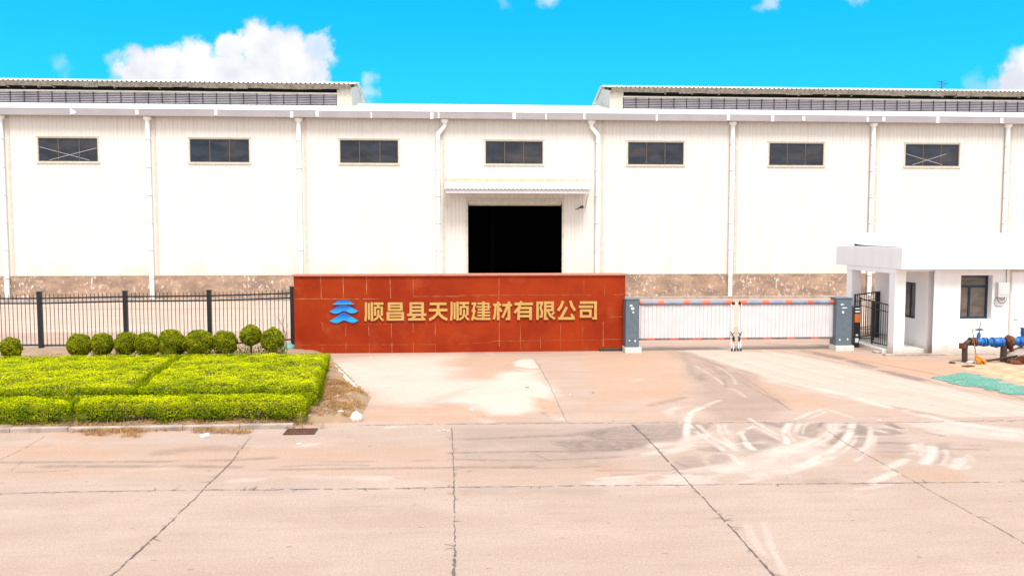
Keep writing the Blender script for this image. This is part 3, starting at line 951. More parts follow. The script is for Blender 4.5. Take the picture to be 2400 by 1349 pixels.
def crack(pts, w, wob=0.02, wvar=0.6, step=0.05, z=0.008, spl=0.0):
    """jagged strip along ground points; w may be a list along the way"""
    P = [G(*p) if len(p) == 2 else Vector(p) for p in pts]
    ws = w if isinstance(w, list) else [w] * len(P)
    sv, sf = [], []
    line = []
    for k in range(len(P) - 1):
        L = (P[k + 1] - P[k]).length
        n = max(2, int(L / step))
        for j in range(n):
            t = j / n
            line.append((P[k].lerp(P[k + 1], t), ws[k] * (1 - t) + ws[k + 1] * t))
    line.append((P[-1], ws[-1]))
    off = 0
    prev = None
    for k, (p, ww) in enumerate(line):
        q = line[min(k + 1, len(line) - 1)][0] - line[max(k - 1, 0)][0]
        nrm = Vector((-q.y, q.x, 0)).normalized()
        off = off * .72 + random.uniform(-wob, wob) * .42
        half = ww * .21 * random.uniform(1 - wvar, 1 + wvar)
        a = p + nrm * (off + half)
        b = p + nrm * (off - half)
        sv += [(a.x, a.y, z), (b.x, b.y, z)]
        if prev is not None and random.random() > 0.06:
            i = len(sv)
            sf.append((i - 4, i - 3, i - 1, i - 2))
        prev = 1
        if spl and random.random() < spl:
            d = (nrm * random.choice((-1, 1)) + q.normalized() * random.uniform(-.8, .8)).normalized()
            ln = random.uniform(.04, .16)
            t2 = Vector((-d.y, d.x, 0)) * .006
            i = len(sv)
            e0, e1 = p + nrm * off, p + nrm * off + d * ln
            sv += [tuple(e0 + t2) [:2] + (z + .002,), tuple(e0 - t2)[:2] + (z + .002,), tuple(e1 - t2 * .4)[:2] + (z + .002,), tuple(e1 + t2 * .4)[:2] + (z + .002,)]
            sf.append((i, i + 1, i + 2, i + 3))
            # keep the running strip continuous after a splinter
            sv += [(a.x, a.y, z), (b.x, b.y, z)]
    return sv, sf


def join_strips(*ss):
    V, F = [], []
    for sv, sf in ss:
        n = len(V)
        V += sv
        F += [tuple(i + n for i in f) for f in sf]
    return V, F


# base ground to the horizon
g = MB()
g.face([(-900, -200, -0.12), (900, -200, -0.12), (900, 1600, -0.12), (-900, 1600, -0.12)])
tag(g.build('ground', M['ground']), kind='structure')

gx_road = np.concatenate([np.arange(-16, .6, .07), np.arange(.6, 11.5, .024), np.arange(11.5, 20, .09)])
V, F, S_ = sheet('road', 0, 0, gx_road, np.concatenate([np.arange(-6, 7, .4), np.arange(7, 11, .06), np.arange(11, ROAD_Y - .01, .032), [ROAD_Y]]), M['road'], PALE, DARK, WARM, regions=ROAD_REG)
rj = join_strips(
    crack([(592, 1022), (568, 1048), (545, 1080), (480, 1145), (420, 1205), (355, 1265), (260, 1350), (150, 1460)], [.012, .03, .035, .02, .03, .05, .025, .03], .025, .7, .05, .008, .10),
    crack([(1059, 1003), (1062, 1080), (1064, 1145), (1066, 1200), (1067, 1280), (1066, 1320), (1066, 1350), (1066, 1420)], [.03, .025, .03, .022, .02, .075, .06, .04], .018, .7, .04, .008, .14),
    crack([(1483, 995), (1520, 1030), (1565, 1080), (1600, 1115), (1680, 1200), (1740, 1265), (1790, 1320), (1815, 1350), (1900, 1440)], [.09, .05, .045, .022, .022, .03, .06, .05, .04], .02, .6, .05, .008, .14),
    crack([(1930, 1003), (1985, 1040), (2075, 1090), (2200, 1160), (2330, 1232), (2420, 1285), (2600, 1390)], .018, .015, .5, .05, .008, .05),
    crack([(-40, 1158), (200, 1152), (480, 1148), (800, 1146), (1060, 1142), (1400, 1138), (1800, 1134), (2130, 1131), (2440, 1129), (3100, 1118)], .028, .02, .7, .06, .010, .08),
    crack([(0, 1078), (50, 1055), (105, 1022)], .014, .03, .5, .06, .008),
    crack([(50, 1048), (120, 1045)], .014, .03, .5, .06, .008),
    crack([(1250, 1062), (1290, 1080)], .01, .02, .5, .06, .008),
    crack([(25, 1103), (55, 1080)], .010, .02, .5, .06, .008),
)
build_sheet('road', V, F, S_, M['road'], rj)

ys = np.concatenate([np.arange(ROAD_Y, 18, .04), np.arange(18, 26, .07), np.arange(26, 29.9, .25), [30.0]])
gx_court = np.concatenate([np.arange(-18, -5, .12), np.arange(-5, 14, .04), np.arange(14, 24, .1)])
V, F, S_ = sheet('forecourt', 0, 0, gx_court, ys, M['court'], C_PALE, C_DARK, C_WARM, regions=COURT_REG)
fj = join_strips(
    crack([(840, 996), (1000, 994), (1150, 993), (1400, 991), (1600, 990), (1800, 990), (1990, 991), (2400, 985)], .03, .02, .7, .06, .008, .05),
    crack([(1250, 838), (1265, 860), (1290, 905), (1310, 950), (1329, 988)], .016, .015, .5, .06, .008),
    crack([(1720, 870), (1790, 915), (1850, 960)], .012, .02, .5, .08, .008),
)
build_sheet('forecourt', V, F, S_, M['court'], fj)

V, F, S_ = sheet('yard', -45, 50, .3, np.arange(30.0, FAC_Y + .31, .3), M['yard'],
                 [([(0, 790), (300, 775), (650, 790)], 2.0, .5)],
                 [([(0, 722), (300, 724), (640, 722)], .6, .45), ([(1500, 703), (1950, 703)], 1.0, .5)],
                 [([(1500, 705), (1700, 702), (1950, 700)], 1.2, .7)])
build_sheet('yard', V, F, S_, M['yard'])
# low kerb at the foot of the warehouse
k = MB()
k.box(-44, 48, FAC_Y - 1.6, FAC_Y - 1.35, -.02, .13)
tag(k.build('yard_kerb', M['kerb'], bevel=.02), kind='structure')

# ------------------------------------------------------------------ warehouse
wh = empty('warehouse', 'long cream metal warehouse with seven dark high windows and one open black doorway', 'warehouse')
XL, XR = -42.0, 48.0
Z_PL = W(1200, 643, FAC_Y).z
Z_GB = W(1040, 281, FAC_Y).z
Z_GT = Z_GB + .35
wz0, wz1 = W(1200, 384, FAC_Y).z, W(1200, 331, FAC_Y).z
holes = []
for wl, wr in ((90, 229), (445, 584), (797, 933), (1138, 1272), (1472, 1602), (1803, 1930), (2122, 2248)):
    holes.append((W(wl, 350, FAC_Y).x, W(wr, 350, FAC_Y).x, wz0, wz1))
dx0, dx1 = W(1097, 560, FAC_Y).x, W(1317, 560, FAC_Y).x
dzt = W(1200, 471, FAC_Y).z
holes.append((dx0, dx1, -1, dzt))


def wall_holes(mb, x0, x1, z0, z1, y, holes, depth, mi=0):
    xs = sorted({x0, x1, *[h[0] for h in holes], *[h[1] for h in holes]})
    xs = [x for x in xs if x0 <= x <= x1]
    zs = sorted({z0, z1, *[h[2] for h in holes], *[h[3] for h in holes]})
    zs = [z for z in zs if z0 <= z <= z1]
    for i in range(len(xs) - 1):
        for j in range(len(zs) - 1):
            cx, cz = (xs[i] + xs[i + 1]) / 2, (zs[j] + zs[j + 1]) / 2
            if any(h[0] < cx < h[1] and h[2] < cz < h[3] for h in holes):
                continue
            for yy in (y, y + depth):
                mb.face([(xs[i], yy, zs[j]), (xs[i + 1], yy, zs[j]), (xs[i + 1], yy, zs[j + 1]), (xs[i], yy, zs[j + 1])], mi)
    for a, b, c, d in holes:
        c = max(c, z0)
        d = min(d, z1)
        mb.face([(a, y, c), (a, y + depth, c), (a, y + depth, d), (a, y, d)], mi)
        mb.face([(b, y, c), (b, y + depth, c), (b, y + depth, d), (b, y, d)], mi)
        mb.face([(a, y, d), (b, y, d), (b, y + depth, d), (a, y + depth, d)], mi)
        if c > z0:
            mb.face([(a, y, c), (b, y, c), (b, y + depth, c), (a, y + depth, c)], mi)


DEEP = 23.0
wm = MB()
wall_holes(wm, XL, XR, Z_PL, Z_GT - .05, FAC_Y, holes, .12)
x = XL + .1
k = 0
while x < XR:
    segs = [(Z_PL + .004, Z_GT - .1)]
    for a, b, c, d in holes:
        if a - .1 < x < b + .1:
            ns = []
            for s0, s1 in segs:
                if c - .1 > s0:
                    ns.append((s0, min(s1, c - .1)))
                if d + .1 < s1:
                    ns.append((max(s0, d + .1), s1))
            segs = [q for q in ns if q[1] - q[0] > .02]
    for s0, s1 in segs:
        y = FAC_Y
        h = .022
        i = len(wm.v)
        for z in (s0, s1):
            wm.v += [(x - .035, y - .001, z), (x - .016, y - h, z), (x + .016, y - h, z), (x + .035, y - .001, z)]
        for q in range(3):
            wm.f.append((i + q, i + q + 1, i + 5 + q, i + 4 + q))
            wm.mi.append(0)
    x += .21
    k += 1
# side, back walls
wm.box(XL - .12, XL, FAC_Y, FAC_Y + DEEP, 0, Z_GT - .1)
wm.box(XR, XR + .12, FAC_Y, FAC_Y + DEEP, 0, Z_GT - .1)
wm.box(XL, XR, FAC_Y + DEEP, FAC_Y + DEEP + .12, 0, Z_GT - .1)
wm.build('wall', M['clad'], wh)
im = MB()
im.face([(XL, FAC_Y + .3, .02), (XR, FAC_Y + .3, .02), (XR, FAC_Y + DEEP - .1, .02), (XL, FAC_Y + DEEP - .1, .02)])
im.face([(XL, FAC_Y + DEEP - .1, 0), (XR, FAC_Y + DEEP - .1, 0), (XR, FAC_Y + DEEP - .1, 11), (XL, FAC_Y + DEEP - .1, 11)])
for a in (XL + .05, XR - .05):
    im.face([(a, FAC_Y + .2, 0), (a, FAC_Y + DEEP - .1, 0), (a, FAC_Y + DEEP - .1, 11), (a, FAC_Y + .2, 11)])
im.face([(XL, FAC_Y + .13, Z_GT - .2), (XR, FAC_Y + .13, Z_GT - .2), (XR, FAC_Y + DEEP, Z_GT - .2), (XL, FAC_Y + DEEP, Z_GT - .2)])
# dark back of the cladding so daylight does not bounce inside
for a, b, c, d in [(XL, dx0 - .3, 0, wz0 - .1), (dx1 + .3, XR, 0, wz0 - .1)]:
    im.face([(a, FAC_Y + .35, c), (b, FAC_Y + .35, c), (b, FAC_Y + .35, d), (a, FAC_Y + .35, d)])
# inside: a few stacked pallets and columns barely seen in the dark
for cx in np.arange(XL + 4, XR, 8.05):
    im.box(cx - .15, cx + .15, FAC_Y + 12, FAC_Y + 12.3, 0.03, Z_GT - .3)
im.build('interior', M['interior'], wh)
# plinth
pm = MB()
for a, b in ((XL, dx0 - .1), (dx1 + .1, XR)):
    pm.box(a, b, FAC_Y - .06, FAC_Y + .28, -.05, Z_PL - .004)
pl = pm.build('plinth', M['plinth'], wh)
tag(pl, 'brown stained concrete plinth')
fl = MB()
fl.box(XL, dx0 - .25, FAC_Y - .075, FAC_Y - .025, Z_PL - .01, Z_PL + .05)
fl.box(dx1 + .25, XR, FAC_Y - .075, FAC_Y - .025, Z_PL - .01, Z_PL + .05)
fl.build('drip_flashing', M['trim'], wh)
# roof
SL = .19
rm = MB()
ridge_y = FAC_Y + 11.4
rz = Z_GT + .03 + SL * 11.4
rm.corrugated(XL - .2, XR + .2, .32, .045, [(FAC_Y - .42, Z_GT - .05), (ridge_y, rz), (FAC_Y + DEEP + .4, Z_GT - .05)])
ro = rm.build('roof', M['roof'], wh)
gr = MB()
gr.box(XL - .2, XR + .2, ridge_y - .22, ridge_y + .22, rz - .02, rz + .07)
gr.build('ridge_cap', M['roof'], ro)
# gable ends of the roof
for a in (XL - .06, XR + .06):
    ge = MB()
    ge.face([(a, FAC_Y, Z_GT - .12), (a, FAC_Y + DEEP, Z_GT - .12), (a, ridge_y, rz - .05)])
    ge.build('gable', M['clad'], wh)
# gutter in lengths, with white joint straps
gx = XL - .2
gb = MB()
jb = MB()
gi = 0
gy0, gy1 = FAC_Y - .52, FAC_Y - .24
joints = [W(px, 265, FAC_Y - .6).x for px in (165, 320, 505, 683, 743, 870, 1012, 1028, 1205, 1280, 1370, 1540, 1708, 1812, 1885, 2035, 2073, 2200, 2350)]
edges = [XL - .2] + joints + [XR + .2]
for a, b in zip(edges[:-1], edges[1:]):
    dzv = random.uniform(-.012, .012)
    gb.prism([(a, Z_GB + .0), (a, Z_GB + .0), ], gy0, gy1) if False else None
    o = .012 * (gi % 2)
    gb.box(a + .003, b - .003, gy0 - o, gy1, Z_GB + dzv, Z_GT + dzv * .5)
    gi += 1
go = gb.build('gutter', M['gutter'], wh)
tag(go, 'grey steel box gutter')
for i, jx in enumerate(joints):
    w = random.choice((.035, .05, .08))
    j = MB()
    j.box(jx - w, jx + w, gy0 - .035, gy0 - .013, Z_GB + random.uniform(-.03, .06), Z_GT - random.uniform(.0, .06))
    if i in (0,):
        sgn = random.choice((-1, 1))
        j.prism([(jx + sgn * w, Z_GB + .05), (jx + sgn * (w + .22), Z_GB + .10), (jx + sgn * (w + .18), Z_GB + .22), (jx + sgn * w, Z_GT - .06)], gy0 - .03, gy0 - .014)
    j.build('gutter_strap', M['white_metal'], go)
ef = MB()
ef.box(XL - .2, XR + .2, gy0 - .02, gy0 + .05, Z_GT + .012, Z_GT + .06)
ef.build('gutter_lip', M['white_metal'], go)

# windows
for i, (a, b, c, d) in enumerate(holes[:7]):
    fm = MB()
    t = .035
    y0, y1 = FAC_Y + .01, FAC_Y + .07
    fm.box(a, b, y0, y1, c, c + t)
    fm.box(a, b, y0, y1, d - t, d)
    fm.box(a, a + t, y0, y1, c + t, d - t)
    fm.box(b - t, b, y0, y1, c + t, d - t)
    for q in (1 / 3, 2 / 3):
        mx = a + (b - a) * q + (.06 if i in (0, 2) and q > .5 else 0)
        fm.box(mx - .02, mx + .02, y0 + .006, y1 - .006, c + t, d - t)
    fr = fm.build('window', M['frame'], wh)
    pn = MB()
    pn.face([(a + .03, FAC_Y + .045, c + .03), (b - .03, FAC_Y + .045, c + .03), (b - .03, FAC_Y + .045, d - .03), (a + .03, FAC_Y + .045, d - .03)])
    pn.build('pane', M['pane'], fr)
    st = MB()
    st.box(a - .1, b + .1, FAC_Y - .06, FAC_Y + .03, c - .1, c - .012)
    st.box(a - .07, a - .008, FAC_Y - .035, FAC_Y + .03, c - .008, d + .06)
    st.box(b + .008, b + .07, FAC_Y - .035, FAC_Y + .03, c - .008, d + .06)
    st.box(a - .1, b + .1, FAC_Y - .045, FAC_Y + .03, d + .064, d + .10)
    st.build('window_trim', M['trim'], fr)
    if i in (0, 6):
        cb = MB()
        yb = FAC_Y + .0
        yb = FAC_Y + .03
        if i == 0:
            cb.bar((a + .06, yb, d - .48), (b - .45, yb, c + .07), .016, .02)
            cb.bar((b - .07, yb - .012, d - .52), (a + .55, yb - .012, c + .07), .016, .02)
        else:
            cb.bar((a + .07, yb, d - .55), (b - .95, yb, c + .08), .016, .02)
            cb.bar((b - .75, yb - .012, d - .55), (a + .45, yb - .012, c + .07), .016, .02)
        cb.build('cross_brace', M['brace'], fr)
        tag(fr, 'window crossed by two pale braces')

# downpipes
PIPES = [(2, 0, 0), (346, 0, 0), (700, 0, 0), (1042, -1, 0), (1386, 1, 0), (1717, 0, 0), (2047, 0, 0), (2362, 0, 0)]
for px, off, _ in PIPES:
    xp = W(px, 285, FAC_Y - .12).x
    pz = MB()
    yp = FAC_Y - .17
    if off:
        x2 = xp + off * .36
        zt = Z_GB - .35
        pts = [(xp, yp, Z_GB - .02), (xp, yp, zt), (x2, yp, zt - .45), (x2, yp, .03)]
    else:
        x2 = xp
        pts = [(xp, yp, Z_GB - .02), (xp, yp, .03)]
    pz.tube(pts, .125, 16)
    po = pz.build('downpipe', M['white_metal'], wh, smooth=True)
    hp = MB()
    hp.tube([(xp, yp, Z_GB - .01), (xp, yp, Z_GB - .12), (xp, yp, Z_GB - .2)], [.23, .21, .13], 16)
    hp.build('hopper', M['white_metal'], po, smooth=True)
    for q in np.arange(Z_GB - 1.15, .4, -1.48):
        cz = MB()
        cz.tube([(x2, yp, q), (x2, yp, q - .08)], .136, 16)
        cz.build('pipe_collar', M['white_metal'], po, smooth=True)
        cz = MB()
        cz.tube([(x2, yp, q - .081), (x2, yp, q - .105)], .1275, 16)
        cz.build('pipe_seal', M['dark_metal'], po, smooth=True)
    # folded trim beside the pipe
    tb = MB()
    tb.box(x2 + .24, x2 + .36, FAC_Y - .034, FAC_Y - .004, Z_PL + .06, Z_GB)
    tb.build('joint_trim', M['trim'], wh)

# doorway, shutter, canopy
fm = MB()
t = .12
fm.box(dx0 - t, dx0 - .004, FAC_Y - .06, FAC_Y + .12, 0, dzt + t)
fm.box(dx1 + .004, dx1 + t, FAC_Y - .06, FAC_Y + .12, 0, dzt + t)
fm.box(dx0 - .004, dx1 + .004, FAC_Y - .055, FAC_Y + .12, dzt + .004, dzt + t)
fm.build('door_frame', M['trim'], wh)
sh = MB()
sh.tube([(dx0 + .03, FAC_Y + .30, dzt - .05), (dx1 - .03, FAC_Y + .30, dzt - .05)], .2, 14)
sh.box(dx0 + .02, dx1 - .02, FAC_Y + .02, FAC_Y + .06, dzt - .16, dzt - .01)
sh.build('roller_shutter', M['trim'], wh)
cx0, cx1 = W(1042, 440, FAC_Y - 1.2).x, W(1384, 440, FAC_Y - 1.2).x
cz1 = W(1200, 441, FAC_Y - 1.3).z
czw = cz1 + .42
cm = MB()
cm.corrugated(cx0, cx1, .22, .05, [(FAC_Y - 1.3, cz1), (FAC_Y - .02, czw)])
cm.corrugated(cx0, cx1, .22, .05, [(FAC_Y - 1.28, cz1 - .03), (FAC_Y - .02, czw - .03)])
cm.corrugated(cx0, cx1, .22, .05, [(FAC_Y - 1.3, cz1), (FAC_Y - 1.28, cz1 - .03)])
ca = cm.build('canopy', M['canopy'], wh)
cb = MB()
cb.box(cx0 + .05, cx1 - .05, FAC_Y - 1.22, FAC_Y - 1.12, cz1 - .27, cz1 - .032)
for q in (cx0 + .06, cx1 - .16):
    cb.bar((q + .05, FAC_Y - 1.12, cz1 - .15), (q + .05, FAC_Y - .03, cz1 - .08), .08, .12)
    cb.bar((q + .05, FAC_Y - 1.1, cz1 - .28), (q + .05, FAC_Y - .05, cz1 - 1.0), .06, .06)
cb.build('canopy_beam', M['slat'], ca)
fb = MB()
fb.box(cx0, cx1 - .1, FAC_Y - .06, FAC_Y - .03, cz1 + .1, czw + .16)
fb.build('canopy_flashing', M['flash'], ca)
fb = MB()
fb.corrugated(cx0, cx1, .22, .05, [(FAC_Y - 1.31, cz1 - .05), (FAC_Y - 1.305, cz1 + .02)])
fb.build('canopy_edge', M['white_metal'], ca)
lp = W(1357, 487, FAC_Y - .2)
lm = MB()
lm.tube([(lp.x - .16, FAC_Y - .02, lp.z - .08), (lp.x - .08, FAC_Y - .25, lp.z - .06), (lp.x + .1, FAC_Y - .4, lp.z + .06)], [.02, .025, .06], 8)
lm.tube([(lp.x + .06, FAC_Y - .38, lp.z + .03), (lp.x + .16, FAC_Y - .5, lp.z + .04)], [.06, .09], 10)
lm.build('wall_lamp', M['dark_metal'], wh)

# ridge ventilators


def monitor(x0, x1, plain0, plain1, y0=FAC_Y + 8.4, y1=FAC_Y + 14.4):
    zb = Z_GT + SL * 8.4 - .08
    ztop = W(830, 199, y0 - .55).z
    ye = y0 - .45
    root = MB()
    # plain sheet ends
    for a, b in ((x0, plain0), (plain1, x1)):
        if b - a > .02:
            root.box(a, b, y0, y0 + .1, zb, ztop - .06)
            q = a + .2
            while q < b - .1:
                root.box(q - .02, q + .02, y0 - .022, y0 + .002, zb, ztop - .08)
                q += .3
    zr = ztop + (y1 - y0) / 2 * .2 + .05
    ym = (y0 + y1) / 2
    for a in (x0, x1 - .06):
        pts = [(y0 + .11, zb), (y1, zb), (y1, ztop - .06), (ym, zr - .08), (y0 + .11, ztop - .06)]
        n = len(pts)
        i = len(root.v)
        root.v += [(a, *p) for p in pts] + [(a + .06, *p) for p in pts]
        root.f.append(tuple(range(i, i + n)))
        root.f.append(tuple(i + n + q for q in reversed(range(n))))
        root.mi += [0, 0]
        for q in range(n):
            q2 = (q + 1) % n
            root.f.append((i + q, i + q2, i + n + q2, i + n + q))
            root.mi.append(0)
    root.box(x0 + .07, x1 - .07, y1 - .1, y1 - .001, zb, ztop - .07)
    mo = root.build('roof_ventilator', M['trim'], wh)
    # roof
    r = MB()
    r.corrugated(x0 - .15, x1 + .15, .30, .07, [(ye, ztop + .06), (ym, zr + .1), (y1 + .45, ztop)])
    r.build('ventilator_roof', M['roof'], mo)
    sf = MB()
    nseg = int((x1 - x0) / .9)
    xx = x0
    for q in range(nseg):
        w_ = (x1 - x0) / nseg
        jit = random.uniform(-.05, .03)
        sf.face([(xx + .004, ye + .04, ztop + .05), (xx + w_ - .004, ye + .04, ztop + .05), (xx + w_ - .004, ye + .22, ztop - .22 + jit), (xx + .004, ye + .22, ztop - .22 + jit)])
        if random.random() < .4:
            sf.box(xx + .01, xx + .07, ye + .25, y0 + .05, ztop - .30, ztop - .24)
        xx += w_
    sf.build('soffit', M['soffit'], mo)
    # dark gap and rails
    gp = MB()
    gp.box(plain0, plain1, y0 + .4, y0 + .45, zb, ztop - .1)
    gp.build('dark_gap', M['interior'], mo)
    zl1 = zb + (ztop - zb) * .62
    rl = MB()
    rl.box(plain0, plain1, y0 - .03, y0 + .06, zl1, zl1 + .1)
    rl.box(plain0, plain1, y0 - .04, y0 + .06, zb - .05, zb + .1)
    rl.build('ventilator_rail', M['trim'], mo)
    # louvre bays
    nb = int(round((plain1 - plain0) / .85))
    w_ = (plain1 - plain0) / nb
    lv = fv = None
    for q in range(nb):
        a = plain0 + q * w_
        if q == 0:
            l = MB()
            nz = 7
            hh = (zl1 - zb - .1) / nz
            for s_ in range(nz):
                z = zb + .1 + hh * s_
                l.face([(.03, -.03, z), (w_ - .03, -.03, z), (w_ - .03, .05, z + hh * .85), (.03, .05, z + hh * .85)], 0)
                l.box(.03, w_ - .03, -.034, -.028, z - .004, z + .016, 1)
            l.box(.03, w_ - .03, .06, .07, zb + .1, zl1, 1)
            l.box(-.022, .022, -.045, .03, zb + .1, zl1, 1)
            lv = l.build('louvre_panel', [M['louvre'], M['dark_metal']], mo, loc=(a, y0, 0))
        else:
            c = lv.copy()
            COL.objects.link(c)
            c.location = (a, y0, 0)
            c.parent = mo
    return mo


my = FAC_Y + 8.4
mL = monitor(-33.0, W(824, 230, my).x, -32.5, W(790, 230, my).x)
mR = monitor(W(1430, 230, my).x, 46.0, W(1461, 230, my).x, 45.5)

# rooftop antenna
aw = W(2207, 205, FAC_Y + 12)
an = empty('rooftop_antenna', 'thin rooftop aerial standing on the ridge of the ventilator at right', 'antenna')
a0 = MB()
a0.tube([(aw.x, aw.y, aw.z - .5), (aw.x, aw.y, aw.z + .45)], .03, 6)
a0.build('mast', M['dark_metal'], an)
a1 = MB()
for q, dzq, ln, rot in ((0, .2, .55, .25), (1, .35, .4, -.35), (2, .02, .3, .6), (3, .42, .3, .2)):
    a1.tube([(aw.x - ln, aw.y, aw.z + dzq - rot * .3), (aw.x + ln, aw.y, aw.z + dzq + rot * .3)], .018, 5)
a1.build('boom', M['dark_metal'], an)
set_base(an, (aw.x, aw.y, aw.z - .5))

# ------------------------------------------------------------------ sign wall
SY = SIGN_Y
p00, p10 = W(691, 826, SY), W(1464, 823, SY)
SX0, SX1 = p00.x, p10.x
SZ1 = W(1080, 642, SY).z
sg = empty('sign_wall', 'long red granite sign wall with gold characters and blue wave logo', 'sign wall')
sm = MB()
sm.box(SX0, SX1, SY, SY + .5, -.05, SZ1 - .06)


def sx(px):
    return W(px, 740, SY).x


def sz(py):
    return W(1080, py, SY).z


# pale joints between slabs (partly filled): photo x0,y0,x1,y1,width
JN = [(692, 698, 888, 699, .02), (970, 694, 1075, 694, .022), (1075, 692, 1385, 692, .014), (1440, 692, 1462, 691, .014), (753, 645, 754, 698, .022), (805, 645, 806, 698, .022),
      (860, 646, 860, 698, .022), (915, 648, 916, 698, .022), (969, 655, 969, 694, .014), (1170, 650, 1169, 703, .02), (1368, 658, 1368, 690, .012), (1416, 670, 1417, 697, .014),
      (754, 752, 760, 782, .02), (755, 803, 756, 824, .014), (810, 762, 810, 785, .016), (810, 800, 810, 825, .014), (864, 762, 864, 785, .016), (865, 800, 865, 825, .014),
      (917, 757, 917, 790, .016), (918, 800, 918, 825, .018), (968, 756, 968, 778, .024), (968, 800, 969, 824, .02), (1020, 756, 1020, 824, .012), (1170, 752, 1170, 822, .018),
      (1220, 760, 1220, 822, .014), (1267, 790, 1267, 820, .014), (1314, 760, 1314, 818, .009), (1414, 756, 1414, 815, .018), (1432, 744, 1462, 744, .016), (700, 805, 1020, 806, .008),
      (1154, 799, 1230, 799, .012), (1408, 798, 1460, 797, .014), (1230, 799, 1408, 799, .007), (1366, 752, 1366, 812, .007), (1075, 806, 1154, 802, .007), (780, 757, 960, 757, .006)]
for x0, y0, x1, y1, w in JN:
    n = max(3, int(max(abs(x1 - x0), abs(y1 - y0)) / 9))
    prev = None
    for q in range(n + 1):
        t = q / n
        X_, Z_ = sx(x0 + (x1 - x0) * t), sz(y0 + (y1 - y0) * t)
        ww = w * .42 * random.uniform(.35, 1.25)
        if abs(x1 - x0) > abs(y1 - y0):
            pr = ((X_, SY - .003, Z_ + ww), (X_, SY - .003, Z_ - ww))
        else:
            pr = ((X_ - ww, SY - .0045, Z_), (X_ + ww, SY - .0045, Z_))
        if prev and random.random() > .08:
            sm.face([prev[0], prev[1], pr[1], pr[0]], 1)
        prev = pr
sm.build('wall_slab', [M['granite'], M['grout']], sg)
cp = MB()
cp.box(SX0 - .05, SX1 + .03, SY - .05, SY + .55, SZ1 - .058, SZ1)
cp.build('coping', M['coping'], sg, bevel=.012)
ft = MB()
ft.box(sx(1405), SX1 + .02, SY - .06, SY + .3, -.03, .09)
ft.build('footing', M['pipe_black'], sg, bevel=.02)


def Z1(x, y):
    return 760 + x / 7.2727, 690 + y / 7.2727


def Z2(x, y):
    return 1040 + x / 6.4865, 690 + y / 6.4865


